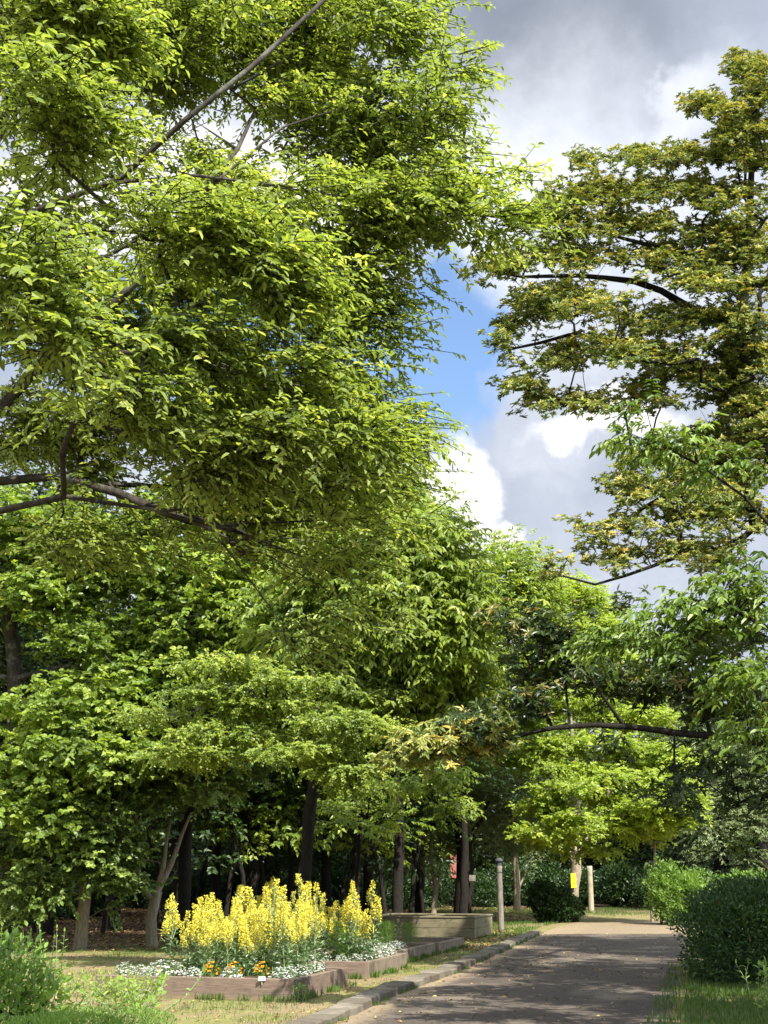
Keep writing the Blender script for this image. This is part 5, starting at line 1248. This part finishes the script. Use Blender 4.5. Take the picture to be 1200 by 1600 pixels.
# ------------------------------------------------------------ two walkers far off
def person(label, x, y, rz, top_c, leg_c):
    z = ground_z(x, y)
    root = thing('person', label, 'person', (x, y, z), rz)
    verts = [(0, 0, .93), (0, 0, 1.12), (0, 0, 1.34), (0, 0, 1.44), (0, -.01, 1.50), (0, -.015, 1.60), (0, -.01, 1.66),
             (-.10, 0, .88), (-.12, .08, .50), (-.12, .16, .10), (-.12, .06, .03), (.10, 0, .88), (.12, -.10, .50), (.12, -.18, .10), (.12, -.28, .03),
             (-.18, 0, 1.38), (-.24, -.02, 1.12), (-.24, -.12, .90), (-.24, -.15, .83), (.18, 0, 1.38), (.24, .04, 1.12), (.25, -.02, .88), (.25, -.04, .81)]
    edges = [(0, 1), (1, 2), (2, 3), (3, 4), (4, 5), (5, 6), (0, 7), (7, 8), (8, 9), (9, 10), (0, 11), (11, 12), (12, 13), (13, 14), (2, 15), (15, 16), (16, 17), (17, 18), (2, 19), (19, 20), (20, 21), (21, 22)]
    rad = [.15, .13, .15, .07, .055, .10, .085, .10, .07, .045, .035, .10, .07, .045, .035, .07, .05, .04, .035, .07, .05, .04, .035]
    me = bpy.data.meshes.new('body'); me.from_pydata(verts, edges, [])
    tmp = bpy.data.objects.new('tmp_body', me); C.objects.link(tmp)
    md = tmp.modifiers.new('skin', 'SKIN'); sv = me.skin_vertices[0].data
    for i, r in enumerate(rad): sv[i].radius = (r, r * .8)
    sv[0].use_root = True
    tmp.modifiers.new('sub', 'SUBSURF').levels = 1
    dg = bpy.context.evaluated_depsgraph_get(); ev = tmp.evaluated_get(dg); bm_ = bpy.data.meshes.new_from_object(ev)
    bpy.data.objects.remove(tmp)
    bm_.materials.clear()
    for m_ in (M['skin'], top_c, leg_c): bm_.materials.append(m_)
    for p_ in bm_.polygons:
        c = p_.center; p_.use_smooth = True
        p_.material_index = 0 if c.z > 1.45 or (c.z < .88 and abs(c.x) > .2) else (1 if c.z > .92 else 2)
    link('body', bm_, None, root)
    bm2 = bmesh.new(); bmesh.ops.create_icosphere(bm2, subdivisions=2, radius=.115, matrix=Matrix.Translation((0, .02, 1.645)))
    me2 = bpy.data.meshes.new('hair'); bm2.to_mesh(me2); bm2.free(); link('hair', me2, M['hair'], root)
    return root
Yp = 92.0
person('walker in black clothes seen far off through the gap in the wood', P(378, 1350, Yp)[0], Yp, .3, M['black_cloth'], M['black_cloth'])
person('walker with a white top far off, right of the one in black', P(408, 1350, Yp)[0], Yp + 2, -.2, M['white_cloth'], M['grey_cloth'])

# ------------------------------------------------------------ grass, litter
def blades(name, label, n, region, H, seed, mat=None):
    rng = np.random.default_rng(seed); pts = []
    while len(pts) < n:
        q = region(rng)
        if q is not None: pts.append(q)
    p = np.array(pts); n = len(p); th = rng.uniform(0, 6.28, n)
    ax = unit(np.stack([np.cos(th) * .45, np.sin(th) * .45, np.ones(n)], 1)); nr = unit(np.stack([np.cos(th), np.sin(th), np.full(n, .3)], 1))
    pos = np.concatenate([p, np.zeros((n, 1))], 1)
    return tag(link(name, leaf_mesh(name, pos, ax, nr, H * rng.uniform(.4, 1.3, n), .13, rng.beta(2, 2, n), .1, .2, quad=True), mat or M['grass']), label, 'grass', None, 'stuff')
def r_right(rng):
    y = rng.uniform(9, 24) ; e = np.interp(y, KR[:, 1], KR[:, 0]); x = e - .25 + rng.random() ** .8 * 4.2
    if noise.noise(Vector((x * 1.3, y * 1.3, 0))) < -.28 and rng.random() < .8: return None
    if x < e + .15 and rng.random() < .6: return None
    return (x, y)
blades('grass', 'short green grass at the right of the path in front of the hedge', 75000, r_right, .075, 81)
def in_bed(x, y):
    for c, wd_, dp, z in beds:
        d = np.array([x, y]) - c; u, v = d @ U, d @ W_
        if -.02 < u < dp + .02 and -.02 < v < wd_ + .02: return True
    return False
def r_left(rng):
    y = rng.uniform(13, 33); e = np.interp(y, KL[:, 1], KL[:, 0]) - .4; x = e - rng.random() * 9.5
    if noise.noise(Vector((x * .9, y * .7, 4))) < .02 and rng.random() < .85: return None
    if in_bed(x, y): return None
    return (x, y)
blades('thin_grass', 'thin tufts of short dry grass around the flower beds and tree feet', 30000, r_left, .045, 82)
def r_far(rng):
    y = rng.uniform(33, 62); e = np.interp(y, KL2[:, 1], KL2[:, 0]) - .4; x = e - rng.random() * 7 if y < 45 else rng.uniform(1, 14)
    if y > 45 and y < 49.5 : return None
    if noise.noise(Vector((x * .6, y * .5, 9))) < 0 and rng.random() < .8: return None
    return (x, y)
blades('far_grass', 'short grass in the far clearing beyond the bend of the path', 22000, r_far, .09, 83)
def r_foot(rng):
    c, wd_, dp, z = beds[rng.integers(0, 4)]
    if rng.random() < .5: q = c + U * -rng.random() ** 1.5 * .13 + W_ * rng.uniform(0, wd_)
    else: q = c + U * rng.uniform(0, dp) - W_ * rng.random() ** 1.5 * .13
    if noise.noise(Vector((q[0] * 3, q[1] * 3, 2))) < .05: return None
    return (q[0], q[1])
blades('foot_grass', 'grass tufts growing along the foot of the bed boards', 2600, r_foot, .09, 84)
def r_kerb(rng):
    i = rng.integers(8, len(KL) - 1); d = KL[i + 1] - KL[i]; nn = np.array([-d[1], d[0]]) / np.linalg.norm(d)
    q = KL[i] + d * rng.random() + nn * (rng.choice([-.03, .33]) + rng.normal(0, .025))
    if noise.noise(Vector((q[0] * 2, q[1] * 2, 7))) < .12: return None
    return (q[0], q[1])
blades('kerb_grass', 'weedy grass growing along the kerb joints', 3500, r_kerb, .06, 85)
def litter(name, label, n, region, size, seed, cat='leaves'):
    rng = np.random.default_rng(seed); pts = []
    while len(pts) < n:
        q = region(rng)
        if q is not None: pts.append(q)
    p = np.array(pts); th = rng.uniform(0, 6.28, n)
    return tag(link(name, leaf_mesh(name, p, np.stack([np.cos(th), np.sin(th), rng.normal(0, .15, n)], 1), unit(rng.normal(0, .3, (n, 3)) + [0, 0, 1]), size * rng.uniform(.5, 1.3, n), .5, rng.random(n), .25, .1, quad=True), M['litter']), label, cat, None, 'stuff')
def l_path(rng):
    i = rng.integers(0, len(KL) - 1); s_ = rng.random() ** 1.6 if rng.random() < .6 else rng.random(); q = KL[i] * (1 - s_) + KR[i] * s_ + rng.normal(0, .1, 2)
    return (q[0], q[1], .014)
litter('fallen_leaves', 'small fallen leaves scattered over the path', 1700, l_path, .06, 91)
def l_wood(rng):
    y = rng.uniform(28, 66); x = rng.uniform(-.36 * y, .11 * y)
    if x > np.interp(y, KL[:, 1], KL[:, 0]) - .5 and y < 46: return None
    if in_bed(x, y): return None
    return (x, y, .02 + ground_z(x, y))
litter('leaf_litter', 'brown leaf litter on the floor of the wood', 26000, l_wood, .11, 92)
def l_left(rng):
    y = rng.uniform(14, 30); x = np.interp(y, KL[:, 1], KL[:, 0]) - .35 - rng.random() * 8
    if in_bed(x, y): return None
    return (x, y, .014)
litter('scattered_leaves', 'dry leaves scattered on the earth around the beds', 2600, l_left, .05, 93)
